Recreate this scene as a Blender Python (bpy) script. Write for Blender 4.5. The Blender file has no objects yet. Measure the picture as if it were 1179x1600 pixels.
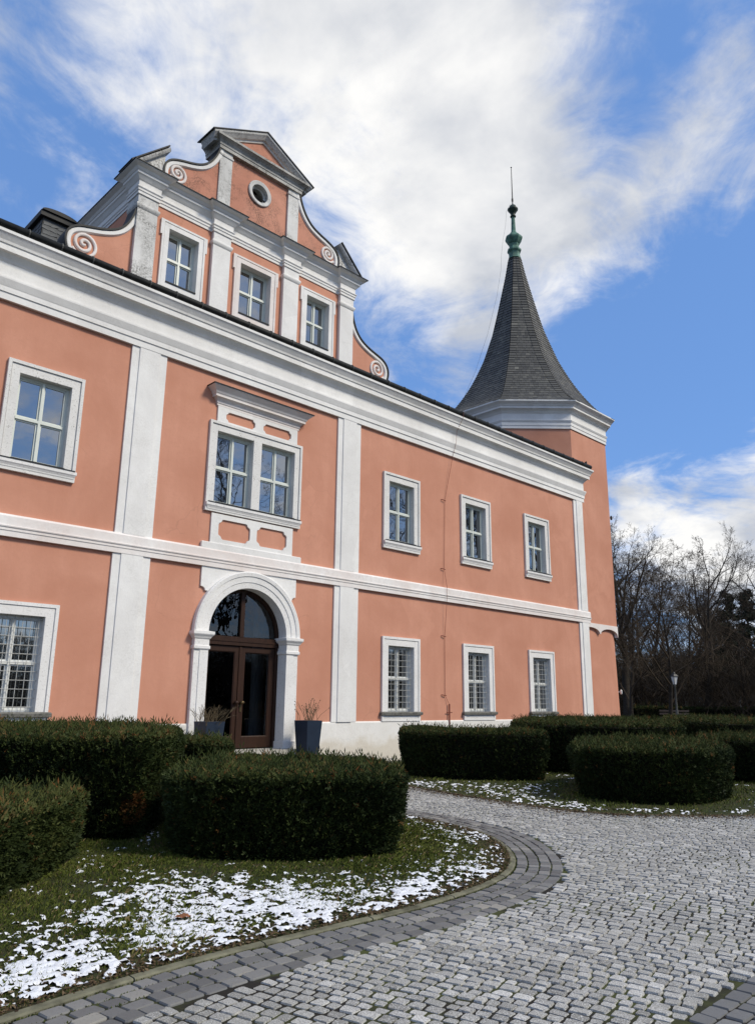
import bpy, bmesh, math, random
import numpy as np
from mathutils import Vector, Matrix
from mathutils.geometry import tessellate_polygon

R = math.radians
rnd = random.Random(7)
rng = np.random.default_rng(11)
scn = bpy.context.scene
COL = scn.collection

# ------------------------------------------------------------------ camera
CAM = np.array([-11.1535, -16.0, 1.6214])
YAW, PITCH, ROLL, FPX = R(44.4007), R(14.0226), R(0.6485), 1187.77
_cy, _sy, _cp, _sp = math.cos(YAW), math.sin(YAW), math.cos(PITCH), math.sin(PITCH)
_f = np.array([_sy * _cp, _cy * _cp, _sp]); _r = np.array([_cy, -_sy, 0.0]); _u = np.cross(_r, _f)
CR = math.cos(ROLL) * _r + math.sin(ROLL) * _u
CU = -math.sin(ROLL) * _r + math.cos(ROLL) * _u
CF = _f
cam_data = bpy.data.cameras.new('camera')
cam_data.sensor_fit = 'HORIZONTAL'; cam_data.sensor_width = 36.0
cam_data.lens = 36.0 * FPX / 1179.0
cam_data.clip_start = 0.1; cam_data.clip_end = 3000
cam = bpy.data.objects.new('camera', cam_data); COL.objects.link(cam)
cam.matrix_world = Matrix(((CR[0], CU[0], -CF[0], CAM[0]), (CR[1], CU[1], -CF[1], CAM[1]), (CR[2], CU[2], -CF[2], CAM[2]), (0, 0, 0, 1)))
scn.camera = cam

# ------------------------------------------------------------------ light and exposure
SUN_AZ_DIR = Vector((0.42, -0.907, 0)).normalized()
SUN_EL = R(43)
SUN_DIR = Vector((SUN_AZ_DIR.x * math.cos(SUN_EL), SUN_AZ_DIR.y * math.cos(SUN_EL), math.sin(SUN_EL)))
sd = bpy.data.lights.new('sun', 'SUN'); sd.energy = 2.45; sd.angle = R(14); sd.color = (1.0, 0.92, 0.76)
sun = bpy.data.objects.new('sun', sd); COL.objects.link(sun)
sun.rotation_euler = (-SUN_DIR).to_track_quat('-Z', 'Y').to_euler()
scn.view_settings.view_transform = 'Standard'
scn.view_settings.look = 'None'
scn.view_settings.gamma = 1.0
scn.view_settings.exposure = 0.46
scn.view_settings.use_curve_mapping = False
scn.cycles.use_denoising = True
scn.cycles.max_bounces = 6

world = bpy.data.worlds.new('World'); scn.world = world; world.use_nodes = True
WN = world.node_tree.nodes; WL = world.node_tree.links
WN.clear()


def dir_px(u, v):
    d = CR * ((u - 589.5) / FPX) + CU * (-(v - 800) / FPX) + CF
    return d / np.linalg.norm(d)


def wnode(t, **kw):
    n = WN.new(t)
    for k, v in kw.items():
        setattr(n, k, v)
    return n


def wmath(op, a, b=None, c=None, clamp=False):
    n = wnode('ShaderNodeMath', operation=op, use_clamp=clamp)
    for i, x in enumerate((a, b, c)):
        if x is None: continue
        if isinstance(x, (int, float)): n.inputs[i].default_value = x
        else: WL.new(x, n.inputs[i])
    return n.outputs[0]


sky = wnode('ShaderNodeTexSky', sky_type='NISHITA')
sky.sun_disc = False
sky.sun_elevation = SUN_EL
sky.sun_rotation = math.atan2(SUN_DIR.x, SUN_DIR.y)
sky.air_density = 1.0; sky.dust_density = 0.4; sky.ozone_density = 1.6
tc = wnode('ShaderNodeTexCoord')
sep = wnode('ShaderNodeSeparateXYZ'); WL.new(tc.outputs['Generated'], sep.inputs[0])
zz = wmath('ADD', wmath('MAXIMUM', sep.outputs[2], 0.0), 0.22)
cx = wmath('DIVIDE', sep.outputs[0], zz); cy_ = wmath('DIVIDE', sep.outputs[1], zz)
comb = wnode('ShaderNodeCombineXYZ'); WL.new(cx, comb.inputs[0]); WL.new(cy_, comb.inputs[1])
comb.inputs[2].default_value = 3.7


def wnoise(scale, detail, rough, dist=0.0, src=None, off=None):
    n = wnode('ShaderNodeTexNoise'); n.noise_dimensions = '3D'
    n.inputs['Scale'].default_value = scale; n.inputs['Detail'].default_value = detail
    n.inputs['Roughness'].default_value = rough; n.inputs['Distortion'].default_value = dist
    s = src or comb.outputs[0]
    if off:
        a = wnode('ShaderNodeVectorMath', operation='ADD'); WL.new(s, a.inputs[0]); a.inputs[1].default_value = off
        s = a.outputs[0]
    WL.new(s, n.inputs['Vector'])
    return n.outputs['Fac']


n_big = wnoise(1.3, 3, 0.5, 0.3)
n_mid = wnoise(3.2, 9, 0.62, 0.8, off=(3.1, 1.7, 0.4))
n_fine = wnoise(11.0, 6, 0.62, 0.5, off=(1.1, 7.7, 2.4))
dens = wmath('ADD', wmath('MULTIPLY', n_big, 0.30), wmath('ADD', wmath('MULTIPLY', n_mid, 1.15), wmath('MULTIPLY', n_fine, 0.52)))
dens = wmath('SUBTRACT', dens, 0.87)          # around 0, positive = cloud
# where the larger cloud banks stand on the sky (directions, weights)
BANKS = [  # u, v of the bank's direction, angular radius in degrees, weight
    (560, 130, 12, 0.15), (760, 60, 11, 0.20), (760, 330, 8.5, 0.19), (880, 350, 6, 0.20), (660, 330, 7, 0.10),
    (770, 480, 5.5, 0.17), (1050, 280, 5, 0.20), (1095, 190, 5, 0.16), (1130, 90, 5, 0.12), (150, 50, 10, 0.03), (1110, 695, 3.2, -0.16), (450, 40, 9, 0.16), (250, 40, 9, 0.07), (1110, 790, 6.5, 0.36),
    (1000, 790, 3.5, 0.20), (1300, 770, 7, 0.34),
    (60, 300, 9, -0.20), (120, 200, 6, -0.10), (30, 60, 7, -0.04), (1130, 500, 12, -0.36), (955, 170, 4.5, -0.30), (1000, 20, 4.5, -0.24), (1190, 330, 4, -0.12), (1060, 640, 7, -0.28),
    (500, 420, 6, -0.12), (520, 290, 4, -0.10), (930, 320, 2.6, -0.12), (660, 230, 3, -0.07), (650, 600, 5, -0.10), (940, 480, 4, -0.12), (930, 600, 5, -0.22),
]
for (u, v, rad, w) in BANKS:
    d = dir_px(u, v)
    vm = wnode('ShaderNodeVectorMath', operation='DOT_PRODUCT'); WL.new(tc.outputs['Generated'], vm.inputs[0]); vm.inputs[1].default_value = tuple(d)
    k = 1.0 / (1 - math.cos(R(rad)))
    e = wmath('EXPONENT', wmath('MULTIPLY', wmath('SUBTRACT', vm.outputs['Value'], 1.0), k))
    dens = wmath('ADD', dens, wmath('MULTIPLY', e, w))
mr = wnode('ShaderNodeMapRange', interpolation_type='SMOOTHSTEP'); mr.inputs['From Min'].default_value = -0.10; mr.inputs['From Max'].default_value = 0.44
WL.new(dens, mr.inputs['Value'])
cover = mr.outputs['Result']
n_shade = wnoise(2.6, 7, 0.55, 0.2, off=(0.35, -0.25, 1.4))
shade = wnode('ShaderNodeMapRange'); shade.inputs['From Min'].default_value = 0.40; shade.inputs['From Max'].default_value = 0.60
WL.new(n_shade, shade.inputs['Value'])
ccol = wnode('ShaderNodeMixRGB'); WL.new(shade.outputs['Result'], ccol.inputs[0])
ccol.inputs[1].default_value = (4.1, 4.35, 4.85, 1); ccol.inputs[2].default_value = (7.3, 7.25, 7.15, 1)
blue = wnode('ShaderNodeMixRGB', blend_type='MULTIPLY'); blue.inputs[0].default_value = 1.0
WL.new(sky.outputs[0], blue.inputs[1]); blue.inputs[2].default_value = (0.80, 1.0, 1.25, 1)
veil = wnode('ShaderNodeMixRGB'); veil.inputs[0].default_value = 0.6; WL.new(blue.outputs[0], veil.inputs[1]); veil.inputs[2].default_value = (1.25, 2.6, 5.7, 1)
mix = wnode('ShaderNodeMixRGB'); WL.new(cover, mix.inputs[0]); WL.new(veil.outputs[0], mix.inputs[1]); WL.new(ccol.outputs[0], mix.inputs[2])
bg = wnode('ShaderNodeBackground'); bg.inputs[1].default_value = 0.1; WL.new(mix.outputs[0], bg.inputs[0])
wo = wnode('ShaderNodeOutputWorld'); WL.new(bg.outputs[0], wo.inputs[0])

# ------------------------------------------------------------------ helpers


class MB:
    def __init__(s):
        s.v = []; s.f = []

    def add(s, vs, fs):
        b = len(s.v); s.v.extend([tuple(map(float, p)) for p in vs]); s.f.extend([tuple(i + b for i in f) for f in fs])

    def box(s, x0, x1, y0, y1, z0, z1):
        s.add([(x0, y0, z0), (x1, y0, z0), (x1, y1, z0), (x0, y1, z0), (x0, y0, z1), (x1, y0, z1), (x1, y1, z1), (x0, y1, z1)],
              [(0, 3, 2, 1), (4, 5, 6, 7), (0, 1, 5, 4), (1, 2, 6, 5), (2, 3, 7, 6), (3, 0, 4, 7)])

    def tube(s, pts, radii, n=8, caps=True):
        pts = [np.array(p, float) for p in pts]
        if isinstance(radii, (int, float)): radii = [radii] * len(pts)
        ref = None; vs = []; fs = []
        for i, p in enumerate(pts):
            d = pts[min(i + 1, len(pts) - 1)] - pts[max(i - 1, 0)]; d = d / (np.linalg.norm(d) + 1e-12)
            if ref is None:
                ref = np.array([0, 0, 1.0]) if abs(d[2]) < .9 else np.array([1.0, 0, 0])
            a = np.cross(d, ref); a /= np.linalg.norm(a) + 1e-12; b = np.cross(d, a); ref = -np.cross(d, a) if False else ref
            for k in range(n):
                t = 2 * math.pi * k / n
                vs.append(p + radii[i] * (math.cos(t) * a + math.sin(t) * b))
        for i in range(len(pts) - 1):
            for k in range(n):
                fs.append((i * n + k, i * n + (k + 1) % n, (i + 1) * n + (k + 1) % n, (i + 1) * n + k))
        if caps:
            fs.append(tuple(range(n))[::-1]); fs.append(tuple((len(pts) - 1) * n + k for k in range(n)))
        s.add(vs, fs)

    def lathe(s, prof, c=(0, 0, 0), n=16, rot=0.0, cap=True):
        vs = []; fs = []
        for (r, z) in prof:
            for k in range(n):
                t = 2 * math.pi * k / n + rot
                vs.append((c[0] + r * math.cos(t), c[1] + r * math.sin(t), c[2] + z))
        m = len(prof)
        for i in range(m - 1):
            for k in range(n):
                fs.append((i * n + k, i * n + (k + 1) % n, (i + 1) * n + (k + 1) % n, (i + 1) * n + k))
        if cap:
            fs.append(tuple(range(n))[::-1]); fs.append(tuple((m - 1) * n + k for k in range(n)))
        s.add(vs, fs)

    def sweep(s, path, prof, mapf, closed=False, caps=True):
        path = [np.array(p, float) for p in path]; n = len(path); m = len(prof)
        vs = []; fs = []
        for i in range(n):
            ds = []
            if closed or i > 0: ds.append(path[i] - path[(i - 1) % n])
            if closed or i < n - 1: ds.append(path[(i + 1) % n] - path[i])
            ns = []
            for d in ds:
                L = math.hypot(d[0], d[1]) + 1e-12; ns.append(np.array([d[1] / L, -d[0] / L]))
            if len(ns) == 1: mt = ns[0]
            else:
                den = 1 + float(ns[0] @ ns[1]); mt = (ns[0] + ns[1]) / max(den, .25)
            for (p, h) in prof:
                q = path[i] + mt * p; vs.append(mapf(q[0], q[1], h))
        for i in range(n if closed else n - 1):
            j = (i + 1) % n
            for k in range(m - 1):
                fs.append((i * m + k, j * m + k, j * m + k + 1, i * m + k + 1))
        if caps and not closed:
            fs.append(tuple(range(m))[::-1]); fs.append(tuple((n - 1) * m + k for k in range(m)))
        s.add(vs, fs)

    def mesh(s, name, m, smooth=False, fix=True):
        me = bpy.data.meshes.new(name); me.from_pydata(s.v, [], s.f); me.update()
        if fix:
            bm = bmesh.new(); bm.from_mesh(me); bmesh.ops.recalc_face_normals(bm, faces=bm.faces); bm.to_mesh(me); bm.free()
        if m: me.materials.append(m)
        if smooth: me.polygons.foreach_set('use_smooth', [True] * len(me.polygons))
        return me

    def obj(s, name, m, parent=None, smooth=False, fix=True):
        return link(s.mesh(name, m, smooth, fix), name, parent)


def link(me, name, parent=None):
    o = bpy.data.objects.new(name, me); COL.objects.link(o)
    if parent is not None: o.parent = parent
    return o


def empty(name, label, cat, loc=(0, 0, 0), group=None):
    o = bpy.data.objects.new(name, None); COL.objects.link(o); o.location = loc
    o['label'] = label; o['category'] = cat
    if group: o['group'] = group
    return o


def tag(o, label, cat, group=None, kind=None):
    o['label'] = label; o['category'] = cat
    if group: o['group'] = group
    if kind: o['kind'] = kind
    return o


def struct(o):
    o['kind'] = 'structure'; return o


plan = lambda x, y, h: (x, y, h)


def face(y0):
    return lambda x, z, h: (x, y0 - h, z)


def np_mesh(name, verts, faces, mat, smooth=False, tone=None):
    """verts (n,3), faces (m,k) arrays with one k."""
    me = bpy.data.meshes.new(name)
    nv, (nf, k) = len(verts), faces.shape
    me.vertices.add(nv); me.vertices.foreach_set('co', np.asarray(verts, np.float32).ravel())
    me.loops.add(nf * k); me.loops.foreach_set('vertex_index', faces.astype(np.int32).ravel())
    me.polygons.add(nf); me.polygons.foreach_set('loop_start', np.arange(0, nf * k, k, dtype=np.int32))
    me.polygons.foreach_set('use_smooth', np.full(nf, smooth))
    me.update(calc_edges=True)
    if tone is not None:
        a = me.attributes.new('tone', 'FLOAT', 'POINT'); a.data.foreach_set('value', np.asarray(tone, np.float32))
    me.materials.append(mat)
    return me


def plate(outer, holes, y_front, thick, mat, name, parent, back=False):
    """flat plate in a facade plane (x,z), with holes, front at y_front, going back by thick."""
    loops = [outer] + list(holes)
    tris = tessellate_polygon([[Vector((a, b, 0)) for a, b in L] for L in loops])
    pts = [p for L in loops for p in L]; n = len(pts)
    mb = MB()
    vs = [(x, y_front, z) for x, z in pts] + [(x, y_front + thick, z) for x, z in pts]
    fs = [tuple(t) for t in tris]
    if back: fs += [tuple(i + n for i in t[::-1]) for t in tris]
    b = 0
    for L in loops:
        m = len(L)
        for i in range(m):
            j = (i + 1) % m; fs.append((b + i, b + j, n + b + j, n + b + i))
        b += m
    mb.add(vs, fs)
    return mb.obj(name, mat, parent)


# value noise (numpy)
_perm = rng.random((256, 256))


def vnoise(x, y, f, ox=0.0, oy=0.0):
    x = np.asarray(x) * f + ox + 1000; y = np.asarray(y) * f + oy + 1000
    xi = np.floor(x).astype(int); yi = np.floor(y).astype(int); fx = x - xi; fy = y - yi
    fx = fx * fx * (3 - 2 * fx); fy = fy * fy * (3 - 2 * fy)
    g = lambda a, b: _perm[a % 256, b % 256]
    return (g(xi, yi) * (1 - fx) + g(xi + 1, yi) * fx) * (1 - fy) + (g(xi, yi + 1) * (1 - fx) + g(xi + 1, yi + 1) * fx) * fy


def inside(px, py, poly):
    px = np.asarray(px, float); py = np.asarray(py, float); res = np.zeros(px.shape, bool); n = len(poly)
    for i in range(n):
        x0, y0 = poly[i]; x1, y1 = poly[(i + 1) % n]
        if y0 == y1: continue
        c = ((y0 > py) != (y1 > py)) & (px < (x1 - x0) * (py - y0) / (y1 - y0) + x0)
        res ^= c
    return res


def dist_poly(px, py, poly, closed=True):
    px = np.asarray(px, float); py = np.asarray(py, float); d = np.full(px.shape, 1e9); n = len(poly)
    for i in range(n if closed else n - 1):
        a = np.array(poly[i]); b = np.array(poly[(i + 1) % n]); ab = b - a
        t = np.clip(((px - a[0]) * ab[0] + (py - a[1]) * ab[1]) / (ab @ ab + 1e-12), 0, 1)
        d = np.minimum(d, np.hypot(px - a[0] - t * ab[0], py - a[1] - t * ab[1]))
    return d


def chaikin(p, it=2, closed=True):
    p = [np.array(q, float) for q in p]
    for _ in range(it):
        q = []
        n = len(p)
        if not closed: q.append(p[0])
        for i in range(n if closed else n - 1):
            a, b = p[i], p[(i + 1) % n]; q += [a * .75 + b * .25, a * .25 + b * .75]
        if not closed: q.append(p[-1])
        p = q
    return [tuple(a) for a in p]


def resample(p, step, closed=False):
    p = [np.array(q, float) for q in p]
    if closed: p = p + [p[0]]
    L = np.cumsum([0] + [np.linalg.norm(p[i + 1] - p[i]) for i in range(len(p) - 1)])
    n = max(2, int(round(L[-1] / step)) + (0 if closed else 1))
    s = np.linspace(0, L[-1], n + (1 if closed else 0))
    P = np.array(p)
    out = np.stack([np.interp(s, L, P[:, 0]), np.interp(s, L, P[:, 1])], 1)
    return out[:-1] if closed else out


def project(P):
    d = np.asarray(P, float) - CAM
    z = d @ CF
    return 589.5 + FPX * (d @ CR) / z, 800 - FPX * (d @ CU) / z, z


# ------------------------------------------------------------------ materials


class Mat:
    def __init__(s, name):
        s.m = bpy.data.materials.new(name); s.m.use_nodes = True
        s.N = s.m.node_tree.nodes; s.L = s.m.node_tree.links
        s.b = s.N['Principled BSDF']; s.tc = s.N.new('ShaderNodeTexCoord'); s.co = s.tc.outputs['Object']

    def n(s, t, **k):
        x = s.N.new(t)
        for a, b in k.items(): setattr(x, a, b)
        return x

    def noise(s, scale, detail=4, rough=.55, dist=0, vec=None, stretch=None):
        x = s.n('ShaderNodeTexNoise'); x.inputs['Scale'].default_value = scale; x.inputs['Detail'].default_value = detail
        x.inputs['Roughness'].default_value = rough; x.inputs['Distortion'].default_value = dist
        v = vec or s.co
        if stretch:
            mp = s.n('ShaderNodeMapping'); mp.inputs['Scale'].default_value = stretch; s.L.new(v, mp.inputs['Vector']); v = mp.outputs[0]
        s.L.new(v, x.inputs['Vector']); return x.outputs['Fac']

    def ramp(s, src, a, b, ca=(0, 0, 0, 1), cb=(1, 1, 1, 1)):
        x = s.n('ShaderNodeValToRGB'); x.color_ramp.elements[0].position = a; x.color_ramp.elements[1].position = b
        x.color_ramp.elements[0].color = ca; x.color_ramp.elements[1].color = cb; s.L.new(src, x.inputs[0]); return x.outputs[0]

    def mix(s, fac, a, b, mode='MIX'):
        x = s.n('ShaderNodeMixRGB', blend_type=mode)
        for i, q in enumerate((fac, a, b)):
            if isinstance(q, (int, float)): x.inputs[i].default_value = q
            elif isinstance(q, tuple): x.inputs[i].default_value = q if len(q) == 4 else q + (1,)
            else: s.L.new(q, x.inputs[i])
        return x.outputs[0]

    def math(s, op, a, b=None, clamp=False):
        x = s.n('ShaderNodeMath', operation=op, use_clamp=clamp)
        for i, q in enumerate((a, b)):
            if q is None: continue
            if isinstance(q, (int, float)): x.inputs[i].default_value = q
            else: s.L.new(q, x.inputs[i])
        return x.outputs[0]

    def bump(s, h, strength=.3, dist=.01):
        x = s.n('ShaderNodeBump'); x.inputs['Strength'].default_value = strength; x.inputs['Distance'].default_value = dist
        s.L.new(h, x.inputs['Height']); s.L.new(x.outputs[0], s.b.inputs['Normal']); return x

    def col(s, c):
        if isinstance(c, tuple): s.b.inputs['Base Color'].default_value = c if len(c) == 4 else c + (1,)
        else: s.L.new(c, s.b.inputs['Base Color'])

    def rough(s, r, spec=None, metal=None):
        if isinstance(r, (int, float)): s.b.inputs['Roughness'].default_value = r
        else: s.L.new(r, s.b.inputs['Roughness'])
        if spec is not None: s.b.inputs['Specular IOR Level'].default_value = spec
        if metal is not None: s.b.inputs['Metallic'].default_value = metal
        return s.m


def plaster(name, base, dark, light, streak=.25, dirt=0.0, dirtcol=(.05, .045, .04), grain=.4, splash=None):
    M = Mat(name)
    a = M.ramp(M.noise(.55, 5, .6, .4), .35, .68)
    c = M.mix(a, dark, light)
    st = M.ramp(M.noise(1.0, 6, .65, 0, stretch=(3.2, 3.2, .28)), .42, .72)
    c = M.mix(M.math('MULTIPLY', st, streak), c, dark)
    fine = M.noise(14, 6, .65)
    c = M.mix(M.ramp(fine, .5, .85), c, tuple(x * .9 for x in base))
    blotch = M.ramp(M.noise(2.3, 7, .7, .8), .62, .75)
    c = M.mix(M.math('MULTIPLY', blotch, .20), c, tuple(min(1, x * 1.18 + .03) for x in base))
    cell = M.n('ShaderNodeTexVoronoi'); cell.inputs['Scale'].default_value = .45; M.L.new(M.co, cell.inputs['Vector'])
    sepc = M.n('ShaderNodeSeparateColor'); M.L.new(cell.outputs['Color'], sepc.inputs[0])
    patch = M.math('MULTIPLY', M.ramp(sepc.outputs[0], .80, .82), M.ramp(M.noise(1.7, 6, .7, .5), .42, .55))
    c = M.mix(M.math('MULTIPLY', patch, .35), c, tuple(min(1, x * 1.10 + .012) for x in base))
    cr = M.n('ShaderNodeTexVoronoi', feature='DISTANCE_TO_EDGE'); cr.inputs['Scale'].default_value = .8
    wv = M.n('ShaderNodeMixRGB', blend_type='ADD'); wv.inputs[0].default_value = .35; M.L.new(M.co, wv.inputs[1])
    nz = M.n('ShaderNodeTexNoise'); nz.inputs['Scale'].default_value = 2.2; nz.inputs['Detail'].default_value = 6; M.L.new(M.co, nz.inputs['Vector']); M.L.new(nz.outputs['Color'], wv.inputs[2])
    M.L.new(wv.outputs[0], cr.inputs['Vector'])
    crack = M.math('MULTIPLY', M.math('LESS_THAN', cr.outputs['Distance'], .006), M.ramp(M.noise(.35, 3, .6), .56, .60))
    c = M.mix(M.math('MULTIPLY', crack, .16), c, tuple(x * .45 for x in base))
    if splash:
        sz = M.n('ShaderNodeSeparateXYZ'); M.L.new(M.co, sz.inputs[0])
        hh = M.math('ADD', sz.outputs[2], M.math('MULTIPLY', M.noise(1.6, 5, .65), -.9))
        c = M.mix(M.math('MULTIPLY', M.ramp(hh, -.42, .22, (1, 1, 1, 1), (0, 0, 0, 1)), .45), c, splash)
    if dirt:
        d = M.ramp(M.noise(1.1, 8, .72, .6), .44, .60)
        d2 = M.ramp(M.noise(24, 5, .7), .42, .60)
        c = M.mix(M.math('MULTIPLY', M.math('MULTIPLY', d, d2), dirt), c, dirtcol)
    M.col(c)
    M.bump(M.math('ADD', M.math('MULTIPLY', M.noise(60, 4, .6), .5), M.noise(6, 5, .6)), grain, .012)
    return M.rough(.92, .25)


m_pink = plaster('pink_plaster', (.56, .270, .182), (.50, .228, .150), (.605, .298, .206), .5)
m_pink_worn = plaster('worn_pink_plaster', (.54, .25, .168), (.46, .205, .14), (.59, .29, .205), .5, .75, (.10, .07, .055))
m_white = plaster('white_render', (.80, .785, .765), (.69, .675, .655), (.83, .82, .80), .5, .22, (.38, .36, .33))
m_plinth = plaster('plinth_render', (.79, .77, .74), (.70, .68, .64), (.82, .80, .77), .5, .2, (.40, .37, .32), .5, (.50, .42, .29))
m_white_pinkish = plaster('white_render_with_rubbed_colour', (.78, .745, .72), (.70, .62, .58), (.82, .80, .78), .5, .2, (.36, .30, .27))
m_white_worn = plaster('weathered_white_render', (.66, .65, .63), (.52, .51, .49), (.74, .73, .71), .6, .85, (.07, .065, .055))


m_lichen = plaster('lichen_blackened_render', (.56, .55, .52), (.30, .29, .27), (.68, .67, .64), .8, .95, (.03, .027, .022))


def stone_surround(name, base, pit):
    M = Mat(name)
    c = M.mix(M.ramp(M.noise(1.5, 5, .6), .35, .7), tuple(x * .88 for x in base), base)
    v = M.n('ShaderNodeTexVoronoi'); v.inputs['Scale'].default_value = 24; M.L.new(M.co, v.inputs['Vector'])
    w = M.noise(5, 4, .6)
    pits = M.math('LESS_THAN', v.outputs['Distance'], M.math('MULTIPLY', M.ramp(w, .40, .75), pit))
    p2 = M.ramp(M.noise(26, 5, .75), .54, .64)
    c = M.mix(M.math('MULTIPLY', p2, .45), c, (.36, .34, .31))
    c = M.mix(M.math('MULTIPLY', pits, .75), c, (.16, .145, .125))
    M.col(c)
    h = M.math('SUBTRACT', M.math('MULTIPLY', M.noise(30, 5, .6), .6), pits)
    M.bump(h, .6, .012)
    return M.rough(.9, .3)


m_stone = stone_surround('limewashed_porous_stone', (.74, .725, .70), .34)
m_stone_clean = stone_surround('limewashed_stone', (.80, .785, .765), .15)


def simple(name, c, rough=.5, spec=.5, metal=0., var=.25, scale=6, bump=.1, bscale=40, bdist=.005):
    M = Mat(name)
    cc = M.mix(M.ramp(M.noise(scale, 5, .6), .3, .72), tuple(x * (1 - var) for x in c), tuple(min(1, x * (1 + var)) for x in c))
    M.col(cc)
    if bump: M.bump(M.noise(bscale, 4, .6), bump, bdist)
    return M.rough(rough, spec, metal)


m_gutter = simple('dark_weathered_metal', (.014, .015, .015), .6, .2, .0, .5, 9)
m_lead = simple('dark_sheet_metal', (.016, .017, .019), .6, .25, 0, .3, 5)
m_clip = simple('worn_zinc_clip', (.055, .056, .055), .6, .3, 0, .3, 9)
m_sash = simple('grey_white_window_paint', (.60, .63, .58), .4, .5, 0, .06, 5, .05)
m_sash_white = simple('white_window_paint', (.66, .67, .65), .45, .5, 0, .06, 5, .05)
m_grille = simple('pale_painted_iron', (.42, .42, .40), .5, .5, 0, .2, 9, .05)
m_sill = simple('dark_stone_sill', (.15, .145, .13), .85, .3, 0, .5, 14, .4)
m_wood = None
M = Mat('dark_brown_oak')
g = M.noise(3, 8, .65, .3, stretch=(9, 9, .7))
M.col(M.mix(M.ramp(g, .3, .7), (.018, .008, .0045), (.042, .018, .010)))
M.bump(g, .2, .004); m_wood = M.rough(.5, .22)
m_brass = simple('old_brass', (.14, .10, .05), .45, .5, .9, .2, 20)
m_copper = simple('green_copper', (.075, .165, .125), .6, .4, .0, .55, 5, .3)
m_copper_dark = simple('dark_copper', (.018, .035, .026), .6, .4, .0, .4, 6, .2)
m_iron = simple('dark_iron', (.016, .016, .018), .5, .5, .2, .3, 12)
m_rust = simple('rusty_wire', (.20, .06, .04), .8, .3, 0, .3, 9)
m_planter = simple('blue_grey_planter_resin', (.016, .026, .046), .55, .25, 0, .15, 3, .03)
m_soil = simple('dark_soil', (.030, .022, .016), .95, .2, 0, .5, 20, .6, 30, .03)
m_dry = simple('dry_stems', (.13, .10, .06), .9, .2, 0, .4, 30, 0)
m_step = simple('grey_sandstone_step', (.40, .38, .34), .9, .3, 0, .25, 6, .4)
m_lamp_glass = simple('frosted_lamp_glass', (.70, .72, .72), .3, .5, 0, .05, 5, 0)
m_lamp_pole = simple('grey_green_painted_iron', (.09, .09, .08), .55, .4, 0, .2, 12)
m_bench = simple('weathered_bench_wood', (.16, .12, .09), .8, .3, 0, .3, 15)
m_leaf = simple('brown_leaf', (.20, .08, .035), .8, .3, 0, .4, 40, .3)
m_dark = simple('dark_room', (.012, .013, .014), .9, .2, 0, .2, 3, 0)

# window glass: dark pane with a strong coated reflection, slightly wavy
M = Mat('window_glass')
M.col((.010, .012, .014)); M.rough(.6, .0)
gl = M.n('ShaderNodeBsdfGlossy'); gl.inputs['Roughness'].default_value = .012; gl.inputs['Color'].default_value = (.86, .86, .84, 1)
bp = M.n('ShaderNodeBump'); bp.inputs['Strength'].default_value = .05; bp.inputs['Distance'].default_value = .02
M.L.new(M.noise(2.2, 2, .5), bp.inputs['Height']); M.L.new(bp.outputs[0], gl.inputs['Normal'])
fr = M.n('ShaderNodeFresnel'); fr.inputs['IOR'].default_value = 4.2; M.L.new(bp.outputs[0], fr.inputs['Normal'])
ms = M.n('ShaderNodeMixShader'); M.L.new(fr.outputs[0], ms.inputs[0]); M.L.new(M.b.outputs[0], ms.inputs[1]); M.L.new(gl.outputs[0], ms.inputs[2])
M.L.new(ms.outputs[0], M.N['Material Output'].inputs[0]); m_glass = M.m
# clearer glass for the door: the dark hall shows through
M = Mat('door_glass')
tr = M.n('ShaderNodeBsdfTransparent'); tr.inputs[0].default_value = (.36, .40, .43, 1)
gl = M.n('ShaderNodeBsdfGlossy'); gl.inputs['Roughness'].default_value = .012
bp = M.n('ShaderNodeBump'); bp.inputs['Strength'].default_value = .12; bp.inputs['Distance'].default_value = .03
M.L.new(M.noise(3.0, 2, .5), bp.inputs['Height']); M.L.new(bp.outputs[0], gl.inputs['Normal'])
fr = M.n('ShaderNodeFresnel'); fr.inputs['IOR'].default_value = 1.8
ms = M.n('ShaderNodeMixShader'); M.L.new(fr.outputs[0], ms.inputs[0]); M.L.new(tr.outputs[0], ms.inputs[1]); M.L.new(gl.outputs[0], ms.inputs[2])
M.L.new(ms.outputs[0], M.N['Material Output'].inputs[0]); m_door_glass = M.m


def tone_mat(name, stops, rough=.9, spec=.25, objrand=False, speck=None, bump=None, trans=0):
    """colour from a per-piece tone: object random or the 'tone' attribute."""
    M = Mat(name)
    if objrand:
        t = M.n('ShaderNodeObjectInfo').outputs['Random']
    else:
        at = M.n('ShaderNodeAttribute'); at.attribute_name = 'tone'; t = at.outputs['Fac']
    x = M.n('ShaderNodeValToRGB'); cr = x.color_ramp
    while len(cr.elements) < len(stops): cr.elements.new(.5)
    for e, (p, c) in zip(cr.elements, stops): e.position = p; e.color = c + (1,)
    M.L.new(t, x.inputs[0]); c = x.outputs[0]
    if speck:
        geo = M.n('ShaderNodeNewGeometry')
        for (sc, lo, hi, f, colr) in speck:
            c = M.mix(M.math('MULTIPLY', M.ramp(M.noise(sc, 3, .7, 0, vec=geo.outputs['Position']), lo, hi), f), c, colr)
        if bump: M.bump(M.noise(bump[0], 5, .65, 0, vec=geo.outputs['Position']), bump[1], bump[2])
    M.col(c)
    M.rough(rough, spec)
    return M.m


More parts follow.
